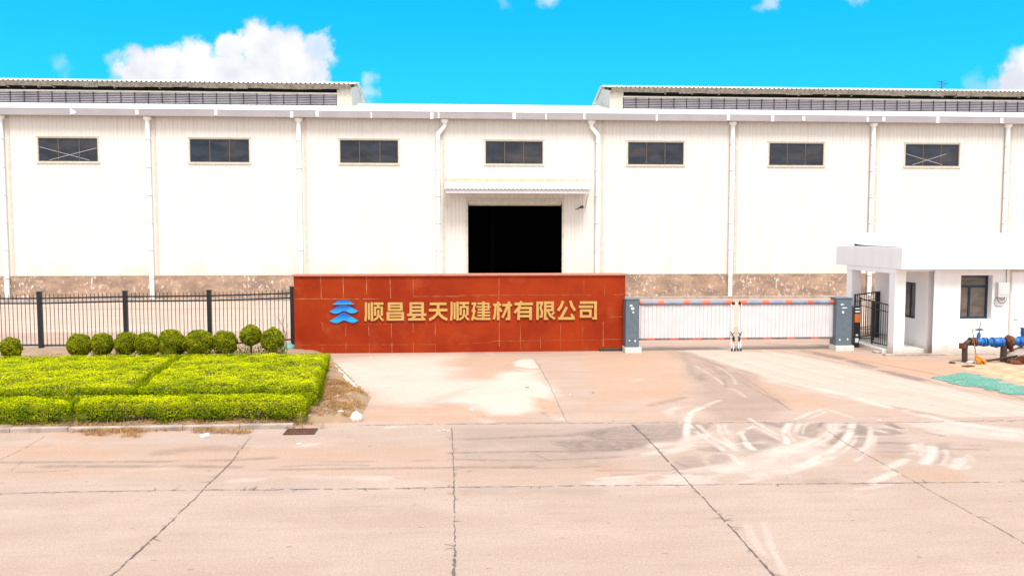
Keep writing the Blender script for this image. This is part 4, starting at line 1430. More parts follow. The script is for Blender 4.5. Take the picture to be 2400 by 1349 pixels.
shun = [([(715, 120), (715, 330), (703, 438)], 37), ([(765, 135), (765, 415)], 35), ([(815, 120), (815, 438)], 39),
        ([(845, 145), (1012, 145)], 40), ([(922, 160), (922, 200)], 40), ([(850, 208), (1003, 208)], 34), ([(869, 195), (869, 348)], 39), ([(983, 195), (983, 348)], 39),
        ([(926, 248), (926, 330), (905, 385), (845, 424)], 36), ([(945, 345), (965, 390), (1008, 432)], 34)]
CH = [
    ('z1', shun),
    ('z1', [([(1085, 146), (1340, 146)], 40), ([(1085, 197), (1340, 197)], 30), ([(1085, 251), (1340, 251)], 38), ([(1109, 130), (1109, 268)], 46), ([(1317, 130), (1317, 268)], 46),
            ([(1065, 306), (1362, 306)], 38), ([(1065, 358), (1362, 358)], 31), ([(1065, 412), (1362, 412)], 40), ([(1088, 290), (1088, 430)], 46), ([(1339, 290), (1339, 430)], 46)]),
    ('z1', [([(1478, 125), (1478, 325)], 46), ([(1678, 125), (1678, 325)], 46), ([(1455, 144), (1700, 144)], 38), ([(1490, 208), (1670, 208)], 38), ([(1490, 269), (1670, 269)], 38), ([(1418, 338), (1740, 338)], 42),
            ([(1550, 355), (1500, 405)], 44), ([(1432, 413), (1725, 413)], 40), ([(1665, 365), (1702, 425)], 40)]),
    ('z1', [([(1800, 154), (2085, 154)], 42), ([(1785, 260), (2100, 260)], 43), ([(1942, 160), (1942, 300)], 46), ([(1938, 280), (1915, 335), (1865, 385), (1790, 424)], 44), ([(1946, 280), (1970, 335), (2020, 385), (2098, 424)], 44)]),
    ('z1', [([(x + 1457, y) for x, y in p], w) for p, w in shun]),
    ('z2', [([(425, 137), (495, 137)], 34), ([(482, 125), (446, 240)], 34), ([(425, 247), (478, 247)], 34), ([(470, 235), (452, 310), (430, 388)], 34), ([(448, 345), (500, 366), (708, 368)], 36),
            ([(602, 105), (602, 345)], 39), ([(515, 137), (695, 137)], 29), ([(500, 186), (708, 186)], 27), ([(515, 228), (695, 228)], 26), ([(510, 270), (705, 270)], 26), ([(510, 316), (705, 316)], 28), ([(680, 124), (680, 240)], 30)]),
    ('z2', [([(750, 155), (872, 155)], 36), ([(827, 108), (827, 388)], 40), ([(786, 170), (780, 290), (760, 375)], 36), ([(846, 205), (878, 262)], 34), ([(890, 162), (1036, 162)], 36), ([(990, 108), (990, 388)], 42),
            ([(942, 372), (1005, 372)], 32), ([(962, 175), (935, 260), (890, 352)], 36)]),
    ('z2', [([(1075, 145), (1356, 145)], 40), ([(1180, 105), (1140, 200), (1075, 282)], 40), ([(1137, 210), (1137, 388)], 40), ([(1137, 207), (1340, 207)], 36), ([(1318, 192), (1318, 388)], 42), ([(1140, 268), (1315, 268)], 36), ([(1140, 330), (1315, 330)], 36)]),
    ('z2', [([(1424, 110), (1424, 388)], 38), ([(1406, 129), (1510, 129)], 36), ([(1492, 115), (1468, 215)], 34), ([(1468, 208), (1492, 265), (1485, 345)], 34), ([(1452, 340), (1500, 340)], 30),
            ([(1540, 110), (1540, 388)], 38), ([(1522, 129), (1672, 129)], 36), ([(1652, 110), (1652, 255)], 38), ([(1545, 184), (1650, 184)], 32), ([(1545, 240), (1668, 240)], 34), ([(1520, 372), (1586, 372)], 34), ([(1580, 250), (1615, 325), (1688, 376)], 36), ([(1678, 268), (1640, 312)], 30)]),
    ('z2', [([(1810, 103), (1785, 180), (1735, 252)], 42), ([(1920, 103), (1945, 180), (1992, 252)], 42), ([(1868, 195), (1785, 355)], 42), ([(1735, 370), (1990, 370)], 38), ([(1938, 305), (1972, 365)], 38)]),
    ('z2', [([(2065, 130), (2325, 130)], 38), ([(2303, 115), (2303, 388)], 42), ([(2253, 371), (2310, 371)], 34), ([(2048, 192), (2266, 192)], 40), ([(2065, 251), (2245, 251)], 38), ([(2065, 341), (2245, 341)], 38), ([(2085, 240), (2085, 355)], 40), ([(2225, 240), (2225, 355)], 40)]),
]


def stroke(mb, pts, w, y0, y1):
    P = [Vector(p) for p in pts]
    L, Rr = [], []
    for i, p in enumerate(P):
        if i == 0:
            d = P[1] - p
        elif i == len(P) - 1:
            d = p - P[i - 1]
        else:
            d = (P[i + 1] - p).normalized() + (p - P[i - 1]).normalized()
        d.normalize()
        nrm = Vector((-d.y, d.x))
        L.append(p + nrm * w / 2)
        Rr.append(p - nrm * w / 2)
    for i in range(len(P) - 1):
        mb.prism([tuple(L[i]), tuple(Rr[i]), tuple(Rr[i + 1]), tuple(L[i + 1])], y0, y1)


for zn, strokes in CH:
    cv, sc_ = (Z1, 7.2727) if zn == 'z1' else (Z2, 6.4865)
    lb = MB()
    for i, (pts, w) in enumerate(strokes):
        pp = [cv(*p) for p in pts]
        pp = [(sx(a), sz(b)) for a, b in pp]
        w_m = w / sc_ / FPX * SY
        stroke(lb, pp, w_m, SY - .045 - .0008 * i, SY - .006 + .0001 * i)
    lb.build('letter', M['gold'], sg)

lg = MB()
def zpoly(pts):
    return [(sx(Z1(*p)[0]), sz(Z1(*p)[1])) for p in pts]


def curve(a, c1, c2, b, n=10):
    out = []
    for i in range(n + 1):
        t = i / n
        out.append(tuple((1 - t) ** 3 * a[k] + 3 * (1 - t) ** 2 * t * c1[k] + 3 * (1 - t) * t * t * c2[k] + t ** 3 * b[k] for k in (0, 1)))
    return out


logo = bpy.data.objects.new('logo', None)
COL.objects.link(logo)
logo.parent = sg
top = [(140, 158), (205, 118)] + curve((205, 118), (225, 100), (235, 88), (270, 87), 5)[1:] + [(400, 87)] + curve((400, 87), (430, 90), (440, 100), (460, 115), 5)[1:] + [(522, 158)]


def wave(dy, peak):
    up = [(95, 270 + dy), (175, 225 + dy)] + (curve((175, 225 + dy), (225, 190 + dy), (235, 180 + dy), (270, 178 + dy), 5)[1:] + [(395, 178 + dy)] + curve((395, 178 + dy), (430, 180 + dy), (440, 188 + dy), (470, 208 + dy), 5)[1:] if not peak
                                              else [(290, 148 + dy)] + curve((290, 148 + dy), (330, 128 + dy), (345, 128 + dy), (375, 146 + dy), 5)[1:] + [(470, 205 + dy)])
    up += [(580, 270 + dy)]
    lo = curve((580, 270 + dy), (520, 315 + dy), (455, 315 + dy), (400, 282 + dy), 8)[1:] + curve((400, 282 + dy), (355, 258 + dy), (320, 258 + dy), (280, 285 + dy), 6)[1:] + curve((280, 285 + dy), (225, 315 + dy), (160, 315 + dy), (95, 270 + dy), 8)[1:-1]
    return up + lo


def fold(dy):
    return curve((372, 270 + dy), (410, 225 + dy), (430, 205 + dy), (475, 210 + dy), 6) + [(576, 270 + dy)] + curve((576, 270 + dy), (520, 312 + dy), (455, 312 + dy), (402, 281 + dy), 8)[1:]


for pl_, fo in ((top, [(385, 152), (410, 132), (440, 122), (466, 121), (515, 156)]), (wave(0, False), fold(0)), (wave(160, True), fold(160))):
    b = MB()
    b.prism(list(reversed(zpoly(pl_))), SY - .04, SY - .006)
    b.build('logo_wave', M['logo'], logo)
    b = MB()
    b.prism(list(reversed(zpoly(fo))), SY - .044, SY - .039)
    b.build('logo_fold', M['logo_light'], logo)
set_base(sg, (SX0, SY, 0))

# ------------------------------------------------------------------ black fence
fe = empty('metal_fence', 'black metal picket fence left of the red sign wall', 'fence')
FP = [(-106, 690, 817), (97, 685, 815), (297, 683, 813), (493, 681, 811), (687, 673, 806)]
posts = []
for px, yt, yb in FP:
    b = W(px, yb, FENCE_Y)
    t = W(px, yt, FENCE_Y)
    posts.append((b.x, b.z, t.z))
    m = MB()
    m.box(b.x - .062, b.x + .062, FENCE_Y - .062, FENCE_Y + .062, -.1, t.z)
    m.box(b.x - .072, b.x + .072, FENCE_Y - .072, FENCE_Y + .072, t.z + .001, t.z + .03)
    m.build('post', M['black'], fe, bevel=.006)
RT = [(699.5, 711), (699, 710.5), (695, 706), (693, 704), (687, 698)]
pk = None
for i in range(4):
    xa, xb = posts[i][0] + .064, posts[i + 1][0] - .064
    pa, pb = FP[i][0], FP[i + 1][0]
    ends = []
    for q in (0, 1):
        za, zb_ = W(pa, RT[i][q], FENCE_Y).z, W(pb, RT[i + 1][q], FENCE_Y).z
        m = MB()
        m.bar((xa, FENCE_Y, za), (xb, FENCE_Y, zb_), .035, .045)
        m.build('rail', M['black'], fe)
        ends.append((za, zb_))
    z2a, z2b = W(pa, 809 if i < 3 else 808, FENCE_Y).z, W(pb, 808 if i < 3 else 795, FENCE_Y).z
    m = MB()
    m.bar((xa, FENCE_Y, z2a), (xb, FENCE_Y, z2b), .035, .045)
    m.build('rail', M['black'], fe)
    n = 20
    for q in range(1, n):
        t = q / n
        xx = xa + (xb - xa) * t
        zt = ends[0][0] * (1 - t) + ends[0][1] * t + .14
        zb_ = (z2a * (1 - t) + z2b * t) - .03
        if pk is None:
            m = MB()
            m.tube([(0, 0, 0), (0, 0, 1.43), (0, 0, 1.47)], [.0105, .0105, .003], 6)
            pk = m.build('picket', M['black'], fe)
            c = pk
        else:
            c = pk.copy()
            COL.objects.link(c)
            c.parent = fe
        c.location = (xx + random.uniform(-.006, .006), FENCE_Y, zb_)
        c.scale = (1, 1, (zt - zb_) / 1.47)
set_base(fe, (posts[1][0], FENCE_Y, 0))

# ------------------------------------------------------------------ planter bed, kerb, hedges
BED = [G(-60, 1006), G(560, 997), G(700, 993), G(838, 988), G(868, 930), G(805, 870), G(772, 832), G(690, 822), G(-100, 822)]
bm_ = MB()
nx, ny = 130, 70
bx0, bx1, by0, by1 = -16.0, G(880, 930).x, G(300, 1004).y, 25.4
poly = [(p.x, p.y) for p in BED]


def inpoly(x, y, P):
    c = False
    n = len(P)
    for i in range(n):
        a, b = P[i], P[(i + 1) % n]
        if (a[1] > y) != (b[1] > y) and x < (b[0] - a[0]) * (y - a[1]) / (b[1] - a[1]) + a[0]:
            c = not c
    return c


def edge_d(x, y, P):
    d = 9
    n = len(P)
    for i in range(n):
        a, b = P[i], P[(i + 1) % n]
        ex, ey = b[0] - a[0], b[1] - a[1]
        t = max(0, min(1, ((x - a[0]) * ex + (y - a[1]) * ey) / (ex * ex + ey * ey)))
        d = min(d, math.hypot(x - a[0] - t * ex, y - a[1] - t * ey))
    return d


poly = [(-18, G(300, 1004).y), (G(560, 997).x, G(300, 1004).y)] + poly[2:7] + [(G(690, 822).x, 25.3), (-18, 25.3)]
gx_, gy_ = np.meshgrid(np.linspace(bx0 - 2, bx1, nx), np.linspace(by0, by1, ny))
hz = np.zeros(gx_.shape)
for j in range(ny):
    for i in range(nx):
        x, y = gx_[j, i], gy_[j, i]
        if inpoly(x, y, poly):
            hz[j, i] = min(edge_d(x, y, poly) * .35, .10) + .01
        else:
            hz[j, i] = -.04
nn_ = fbm(gx_ * 2.2, gy_ * 2.2, 4)
hz = np.where(hz > 0, hz + (nn_ - .4) * .16 * np.minimum(1, hz * 10), hz)
idx = len(bm_.v)
bm_.v += [(float(gx_[j, i]), float(gy_[j, i]), float(hz[j, i])) for j in range(ny) for i in range(nx)]
for j in range(ny - 1):
    for i in range(nx - 1):
        if max(hz[j, i], hz[j, i + 1], hz[j + 1, i], hz[j + 1, i + 1]) > 0:
            a = j * nx + i
            bm_.f.append((a, a + 1, a + nx + 1, a + nx))
            bm_.mi.append(0)
tag(bm_.build('planter_soil', M['soil'], smooth=True), kind='structure')

def soil_z(x, y):
    i = int(round((x - gx_[0, 0]) / (gx_[0, 1] - gx_[0, 0])))
    j = int(round((y - gy_[0, 0]) / (gy_[1, 0] - gy_[0, 0])))
    if 0 <= i < nx and 0 <= j < ny:
        return max(0.0, float(hz[j, i]))
    return 0.0


kb = MB()
ky = G(300, 1009).y
xk = -17.0
kx1 = G(690, 1000).x
while xk < kx1 - .1:
    L = min(1.0, kx1 - xk)
    kb.box(xk + .004, xk + L - .004, ky - .02 + random.uniform(-.01, .01), ky + .10, -.03, .085 + random.uniform(-.012, .008))
    xk += L
tag(kb.build('planter_kerb', M['kerb'], bevel=.015), kind='structure')
kb = MB()
a, b = G(780, 862), G(830, 914)
kb.bar((a.x, a.y, .03), (b.x, b.y, .03), .16, .1)
tag(kb.build('edge_kerb', M['base'], bevel=.015), kind='structure')


def hedge(label, poly, h, name='clipped_hedge', dens=3000, stems=False):
    """poly: ground outline (counter-clockwise), h: height; leaves over top and sides"""
    root = empty(name, label, 'hedge', group='clipped hedges in the planter bed')
    P = [Vector((p[0], p[1])) for p in poly]
    n = len(P)
    xs, ys_ = [p.x for p in P], [p.y for p in P]
    x0, x1, y0, y1 = min(xs), max(xs), min(ys_), max(ys_)
    area = (x1 - x0) * (y1 - y0)
    pts, nor, ton = [], [], []
    N_ = int(area * dens)
    X_ = rng.uniform(x0, x1, N_)
    Y_ = rng.uniform(y0, y1, N_)
    ins = np.zeros(N_, bool)
    best = np.full(N_, 9.)
    for i in range(n):
        a, b = P[i], P[(i + 1) % n]
        c = ((a.y > Y_) != (b.y > Y_)) & (X_ < (b.x - a.x) * (Y_ - a.y) / (b.y - a.y + 1e-12) + a.x)
        ins ^= c
        e = b - a
        t = np.clip(((X_ - a.x) * e.x + (Y_ - a.y) * e.y) / e.length_squared, 0, 1)
        best = np.minimum(best, np.hypot(X_ - a.x - t * e.x, Y_ - a.y - t * e.y))
    X_, Y_, best = X_[ins], Y_[ins], best[ins]
    und = (fbm(X_ * 1.1, Y_ * 1.1, 3) - .5) * .13 + (fbm(X_ * 4.0, Y_ * 4.0, 3) - .5) * .10
    rnd = np.clip(1 - best / .16, 0, 1) ** 2 * .12
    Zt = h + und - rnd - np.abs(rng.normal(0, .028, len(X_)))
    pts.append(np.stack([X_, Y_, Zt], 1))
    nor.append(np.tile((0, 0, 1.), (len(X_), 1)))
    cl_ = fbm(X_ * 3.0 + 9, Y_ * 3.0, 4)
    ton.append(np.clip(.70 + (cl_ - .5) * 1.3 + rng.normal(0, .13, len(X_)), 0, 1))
    for i in range(n):
        a, b = P[i], P[(i + 1) % n]
        e = b - a
        nrm = Vector((e.y, -e.x)).normalized()
        m = int(e.length * h * dens * 1.25)
        t = rng.uniform(0, 1, m)
        z = rng.uniform(.02, 1, m) ** .8 * h
        s_ = t * e.length
        dep = (fbm(s_ * 2.2 + i * 13, z * 3.0 + i, 4) - .45) * .22 - np.abs(rng.normal(0, .03, m)) - np.clip(.22 - z, 0, 1) * .35
        keep = rng.random(m) < np.clip((fbm(s_ * 1.6 + 40 * i, z * 2.5, 3) - .2) * 4 + z / h * 1.4 - .35, .12, 1)
        dep, z, s_, t = dep[keep], z[keep], s_[keep], t[keep]
        pts.append(np.stack([a.x + e.x * t + nrm.x * dep, a.y + e.y * t + nrm.y * dep, z], 1))
        nor.append(np.tile((nrm.x, nrm.y, -.1), (len(z), 1)))
        ton.append(np.clip(.10 + (fbm(s_ * 3, z * 3, 3) - .5) * 1.0 + np.clip(z / h - .72, 0, 1) * 1.2 + rng.normal(0, .2, len(z)), 0, 1))  # shade of the side faces put into leaf tone, paler towards the top
    pts, nor, ton = np.concatenate(pts), np.concatenate(nor), np.concatenate(ton)
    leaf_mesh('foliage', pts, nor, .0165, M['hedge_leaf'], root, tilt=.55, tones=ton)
    # twiggy core
    c = Vector((sum(xs) / n, sum(ys_) / n))
    core = MB()
    sh_ = [(p + (c - p).normalized() * .18) for p in P]
    core.prism_z([(p.x, p.y) for p in sh_], .16, h - .13)
    core.build('twig_core', M['hedge_core'], root)
    if stems:
        a, b = P[0], P[1]
        L = (b - a).length
        ns = int(L / .3)
        for q in range(ns):
            p = a.lerp(b, (q + random.random()) / ns) + Vector((0, random.uniform(.02, .14)))
            tw = MB()
            tw.tube([(p.x, p.y, .0), (p.x + random.uniform(-.03, .03), p.y, h * .3), (p.x + random.uniform(-.09, .09), p.y + .03, h * .65)], [.010, .008, .005], 5)
            tw.build('stem', M['wood'], root)
    set_base(root, (c.x, c.y, 0))
    return root


HB, HF = .57, .44
yb = G(600, 828, HB).y
y_b0 = G(500, 904, HB).y
y_f1, y_f0 = y_b0 - .10, G(420, 999).y
XLh = -13.5
bl, br = W(420, 828, yb), W(770, 828, yb)
d1 = G(320, 905, HB)
fr_ = G(722, 925, HB)
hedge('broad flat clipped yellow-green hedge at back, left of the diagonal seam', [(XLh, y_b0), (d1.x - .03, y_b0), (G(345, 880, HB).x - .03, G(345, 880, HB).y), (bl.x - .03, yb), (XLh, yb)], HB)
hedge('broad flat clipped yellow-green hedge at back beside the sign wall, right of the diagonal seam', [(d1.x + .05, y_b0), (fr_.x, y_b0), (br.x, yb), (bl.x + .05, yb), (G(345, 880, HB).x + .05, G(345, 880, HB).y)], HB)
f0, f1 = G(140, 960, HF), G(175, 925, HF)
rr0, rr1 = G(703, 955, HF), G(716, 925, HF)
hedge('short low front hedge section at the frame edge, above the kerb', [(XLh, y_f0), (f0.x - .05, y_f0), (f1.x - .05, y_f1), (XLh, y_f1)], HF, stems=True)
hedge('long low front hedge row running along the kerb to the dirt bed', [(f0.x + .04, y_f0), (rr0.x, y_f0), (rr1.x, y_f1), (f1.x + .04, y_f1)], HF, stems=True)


# topiary balls
def ball(px, py, rpx, label, Y=22.2, name='topiary_ball', squash=1.0, irregular=.0, stem=True, grp='clipped ball shrubs along the fence'):
    c = W(px, py, Y)
    r = rpx * 1.05 / FPX * Y
    root = empty(name, label, 'shrub', group=grp)
    n = int(5200 * (r / .3) ** 2)
    d = rng.normal(size=(n, 3))
    d /= np.linalg.norm(d, axis=1, keepdims=True)
    lump = fbm(d[:, 0] * 2.5 + px, d[:, 2] * 2.5 + d[:, 1] * 2, 3) - .5
    rad = r * (1 + lump * (.34 + irregular)) * (1 + .05 * d[:, 2] * math.sin(px)) - np.abs(rng.normal(0, .022, n))
    P = np.array(c)[None] + d * rad[:, None] * np.array([1, 1, squash])
    P[:, 2] = np.maximum(P[:, 2], .05)
    ton = np.clip(.5 + lump * 1.4 + rng.normal(0, .25, n), 0, 1)
    leaf_mesh('crown', P, d, .021, M['ball_leaf'], root, tilt=.9, tones=ton)
    core = bmesh.new()
    bmesh.ops.create_icosphere(core, subdivisions=2, radius=r * .84)
    me = bpy.data.meshes.new('twig_core')
    core.to_mesh(me)
    core.free()
    me.materials.append(M['hedge_core'])
    o = bpy.data.objects.new('twig_core', me)
    COL.objects.link(o)
    o.location = c
    o.scale = (1, 1, squash)
    o.parent = root
    t = MB()
    t.tube([(c.x, c.y, 0), (c.x + .02, c.y, c.z)], [.03, .025], 7)
    t.build('trunk', M['bark'], root)
    set_base(root, (c.x, c.y, 0))
    return root


ball(25, 817, 23, 'small shaggy shrub beside the leftmost fence post', 22.6, 'small_shrub', 1.0, .5, grp='shaggy low shrubs by the fence')
ball(187, 807, 25, 'round clipped bush standing alone, first ball from the left')
ball(240, 808, 24, 'small round clipped bush, second ball from the left')
ball(297, 805, 25, 'round clipped bush below the second fence post, third ball from the left')
ball(345, 805, 25, 'round clipped bush touching the wide merged pair, fourth ball from the left', 22.0)
ball(402, 804, 31, 'widest round clipped bush, left half of the merged pair')
ball(465, 805, 31, 'round clipped bush, right half of the merged pair', 22.0)
ball(527, 802, 27, 'round clipped bush in front of the third fence post')
ball(587, 786, 23, 'round clipped bush raised highest on a bare stem')
ball(639, 794, 26, 'round clipped bush nearest the red sign wall')
# low weeds between
def weeds(name, label, pxs, n, mat_, hmax, Y0, Y1, kind='stuff', size=.03, aspect=.3):
    P, Nn = [], []
    for _ in range(n):
        px = random.uniform(*pxs)
        Y = random.uniform(Y0, Y1)
        p = W(px, 820, Y)
        z = random.random() ** 1.5 * hmax * (0.4 + .9 * vnoise(np.array(p.x * 3), np.array(Y * 3)))
        P.append((p.x + random.uniform(-.05, .05), Y, .06 + z))
        Nn.append((random.uniform(-1, 1), random.uniform(-1, 1), .4))
    o = leaf_mesh(name, np.array(P), np.array(Nn, float), size, mat_, None, tilt=.6, aspect=aspect)
    tag(o, label, 'weeds', kind=kind)
    return o


weeds('low_weeds', 'straggly green weeds growing under the ball bushes', (215, 670), 9000, M['green_weed'], .42, 21.6, 23.0, aspect=.5)
weeds('yellow_weeds', 'patch of dry yellowing grass at the foot of the fence', (95, 200), 900, M['dry_grass'], .18, 22.4, 23.2)


def grass(name, label, regs, mat_, hgt=.14, cat='dry grass'):
    P0, T, wd = [], [], []
    V, F = [], []
    tn = []
    for (poly_px, n) in regs:
        pg = [G(*p) for p in poly_px]
        pp = [(p.x, p.y) for p in pg]
        xs, ys_ = [p[0] for p in pp], [p[1] for p in pp]
        c = 0
        while c < n:
            x, y = random.uniform(min(xs), max(xs)), random.uniform(min(ys_), max(ys_))
            if not inpoly(x, y, pp) or vnoise(np.array(x * 2.5), np.array(y * 2.5)) < random.uniform(.15, .6):
                c += .2
                continue
            c += 1
            h = hgt * random.uniform(.3, 1.1)
            an = random.uniform(0, 6.28)
            ln = random.uniform(.03, .15)
            dx_, dy_ = math.cos(an) * ln, math.sin(an) * ln
            wx, wy = -math.sin(an) * .005, math.cos(an) * .005
            z0 = soil_z(x, y)
            i = len(V)
            V += [(x - wx, y - wy, z0), (x + wx, y + wy, z0), (x + dx_ * .5 + wx * .8, y + dy_ * .5 + wy * .8, z0 + h * .7), (x + dx_ * .5 - wx * .8, y + dy_ * .5 - wy * .8, z0 + h * .7), (x + dx_ * 1.3, y + dy_ * 1.3, z0 + h * random.uniform(.5, 1))]
            F += [(i, i + 1, i + 2, i + 3), (i + 3, i + 2, i + 4)]
            tn += [random.random()] * 5
    me = bpy.data.meshes.new(name)
    me.from_pydata(V, [], F)
    ca = me.color_attributes.new('tone', 'FLOAT_COLOR', 'POINT')
    ca.data.foreach_set('color', np.array([[t, 0, 0, 1] for t in tn]).ravel())
    me.materials.append(mat_)
    o = bpy.data.objects.new(name, me)
    COL.objects.link(o)
    tag(o, label, cat, kind='stuff')
    return o


grass('dry_grass', 'dry straw-coloured grass and litter in the dirt bed and along the kerb', [
    ([(705, 985), (760, 900), (800, 895), (865, 930), (835, 985)], 4200),
    ([(740, 880), (780, 860), (800, 900), (740, 930)], 600),
    ([(0, 1004), (300, 1000), (560, 994), (760, 992), (760, 1004), (560, 1004), (300, 1014), (0, 1010)], 2600),
    ([(180, 1000), (330, 1003), (330, 1026), (200, 1020)], 700),
    ([(430, 1000), (620, 1000), (600, 1018), (460, 1015)], 600),
], M['dry_grass'], .09)


# stones and litter
def rock(px, py, size, label, m, flat=.6, cat='stone', name='stone', group=None, z=0.0):
    p = G(px, py)
    bm = bmesh.new()
    bmesh.ops.create_icosphere(bm, subdivisions=2, radius=size)
    for v in bm.verts:
        k = 1 + (float(vnoise(np.array(v.co.x / size * 1.7 + px), np.array(v.co.y / size * 1.7 + v.co.z / size + py))) - .5) * .7
        v.co = Vector((v.co.x * k * 1.2, v.co.y * k, v.co.z * k * flat))
    me = bpy.data.meshes.new(name)
    bm.to_mesh(me)
    bm.free()
    me.materials.append(m)
    o = bpy.data.objects.new(name, me)
    COL.objects.link(o)
    o.location = (p.x, p.y, size * flat * .55 + z)
    tag(o, label, cat, group)
    return o


rock(836, 985, .12, 'largest pale broken concrete lump at the corner of the dirt bed', M['stone'], .9)
rock(481, 1023, .075, 'white lump of plaster lying on the road below the front hedge', M['white_bit'], .5)
for i, (a, b, sz_) in enumerate([(752, 955, .05), (770, 968, .06), (790, 940, .05), (812, 962, .045), (735, 975, .05), (765, 925, .04), (820, 935, .05), (745, 940, .045), (800, 978, .06), (725, 985, .04), (755, 905, .05), (778, 885, .05)]):
    rock(a, b, sz_, 'small rubble stone scattered in the dirt bed beside the hedge', M['stone'], .7, 'rubble', 'rubble_stone', 'rubble in the dirt bed', z=.08)
for i, (a, b) in enumerate([(1338, 926), (1390, 920), (1236, 908), (920, 1001), (1040, 1008), (870, 838), (1105, 960), (2060, 985), (700, 1040)]):
    rock(a, b, .03 if i % 2 else .04, 'tiny pale pebble lying loose on the concrete', M['stone'] if i not in (1, 2) else M['soil'], .4, 'pebble', 'pebble', 'loose pebbles on the concrete')
# drain grate
p = G(705, 1012)
dg = empty('drain_grate', 'small rusty drain grate set into the road by the dirt bed', 'drain grate')
m = MB()
m.box(p.x - .27, p.x + .27, p.y - .2, p.y - .17, .002, .022)
m.box(p.x - .27, p.x + .27, p.y + .17, p.y + .2, .002, .022)
m.box(p.x - .27, p.x - .24, p.y - .169, p.y + .169, .002, .022)
m.box(p.x + .24, p.x + .27, p.y - .169, p.y + .169, .002, .022)
m.box(p.x - .239, p.x + .239, p.y - .169, p.y + .169, .001, .010)
m.build('frame', M['grate'], dg)
m = MB()
for q in range(8):
    xx = p.x - .21 + q * .06
    m.box(xx - .014, xx + .014, p.y - .165, p.y + .165, .011, .02)
m.build('bars', M['rust'], dg)
set_base(dg, (p.x, p.y, 0))
# teal sack by the sign wall, bare twig
def cloth(name, label, cat, poly_px, z, m, n=46, hgt=.06, base=0.012, freq=3.0):
    pg = [(G(*p).x, G(*p).y) for p in poly_px]
    xs, ys_ = [p[0] for p in pg], [p[1] for p in pg]
    gx, gy = np.meshgrid(np.linspace(min(xs), max(xs), n), np.linspace(min(ys_), max(ys_), n))
    b = MB()
    ids = {}
    for j in range(n):
        for i in range(n):
            x, y = float(gx[j, i]), float(gy[j, i])
            jx = (float(fbm(np.array(x * 3), np.array(y * 3), 4)) - .5) * .5
            if inpoly(x + jx, y + jx, pg):
                e = edge_d(x, y, pg)
                h = base + z + hgt * float(fbm(np.array(x * freq), np.array(y * freq * 1.6), 4)) * min(1, e * 3 + .15)
                ids[(i, j)] = len(b.v)
                b.v.append((x, y, h))
    for j in range(n - 1):
        for i in range(n - 1):
            ks = [(i, j), (i + 1, j), (i + 1, j + 1), (i, j + 1)]
            if all(k in ids for k in ks):
                b.f.append(tuple(ids[k] for k in ks))
                b.mi.append(0)
    o = b.build(name, m, smooth=True)
    md = o.modifiers.new('thick', 'SOLIDIFY')
    md.thickness = .002
    tag(o, label, cat)
    return o


cloth('dust_net', 'teal green dust net spread flat on the ground before the guardhouse', 'dust net', [(2176, 885), (2225, 878), (2262, 873), (2322, 886), (2360, 897), (2440, 912), (2440, 935), (2350, 921), (2280, 909), (2230, 897)], 0, M['teal'], n=110, hgt=.045)
b = W(676, 806, 24.3)
o = rock(676, 828, .16, 'pale teal plastic sack slumped between the fence and the sign wall', M['teal_sack'], .8, 'sack', 'plastic_sack')
o.location = (b.x, 24.4, .16)
tw = empty('bare_sapling', 'leafless twiggy sapling in front of the fence beside the sign wall', 'sapling')
b0 = W(672, 815, 24.2)
m = MB()
m.tube([(b0.x, 24.2, 0), (b0.x - .03, 24.2, .5), (b0.x - .1, 24.2, .85), (b0.x - .28, 24.15, 1.12)], [.014, .011, .008, .004], 6)
m.build('trunk', M['bark'], tw)
m = MB()
for (s_, e_) in (((-.03, .5), (.06, .9)), ((-.1, .85), (-.02, 1.2)), ((-.05, .62), (-.22, .8)), ((-.08, .75), (-.24, 1.0))):
    m.tube([(b0.x + s_[0], 24.2, s_[1]), (b0.x + e_[0], 24.18, e_[1])], [.007, .003], 5)
m.build('twig', M['bark'], tw)
set_base(tw, (b0.x, 24.2, 0))

# ------------------------------------------------------------------ boom barriers
BY = G(1725, 821).y


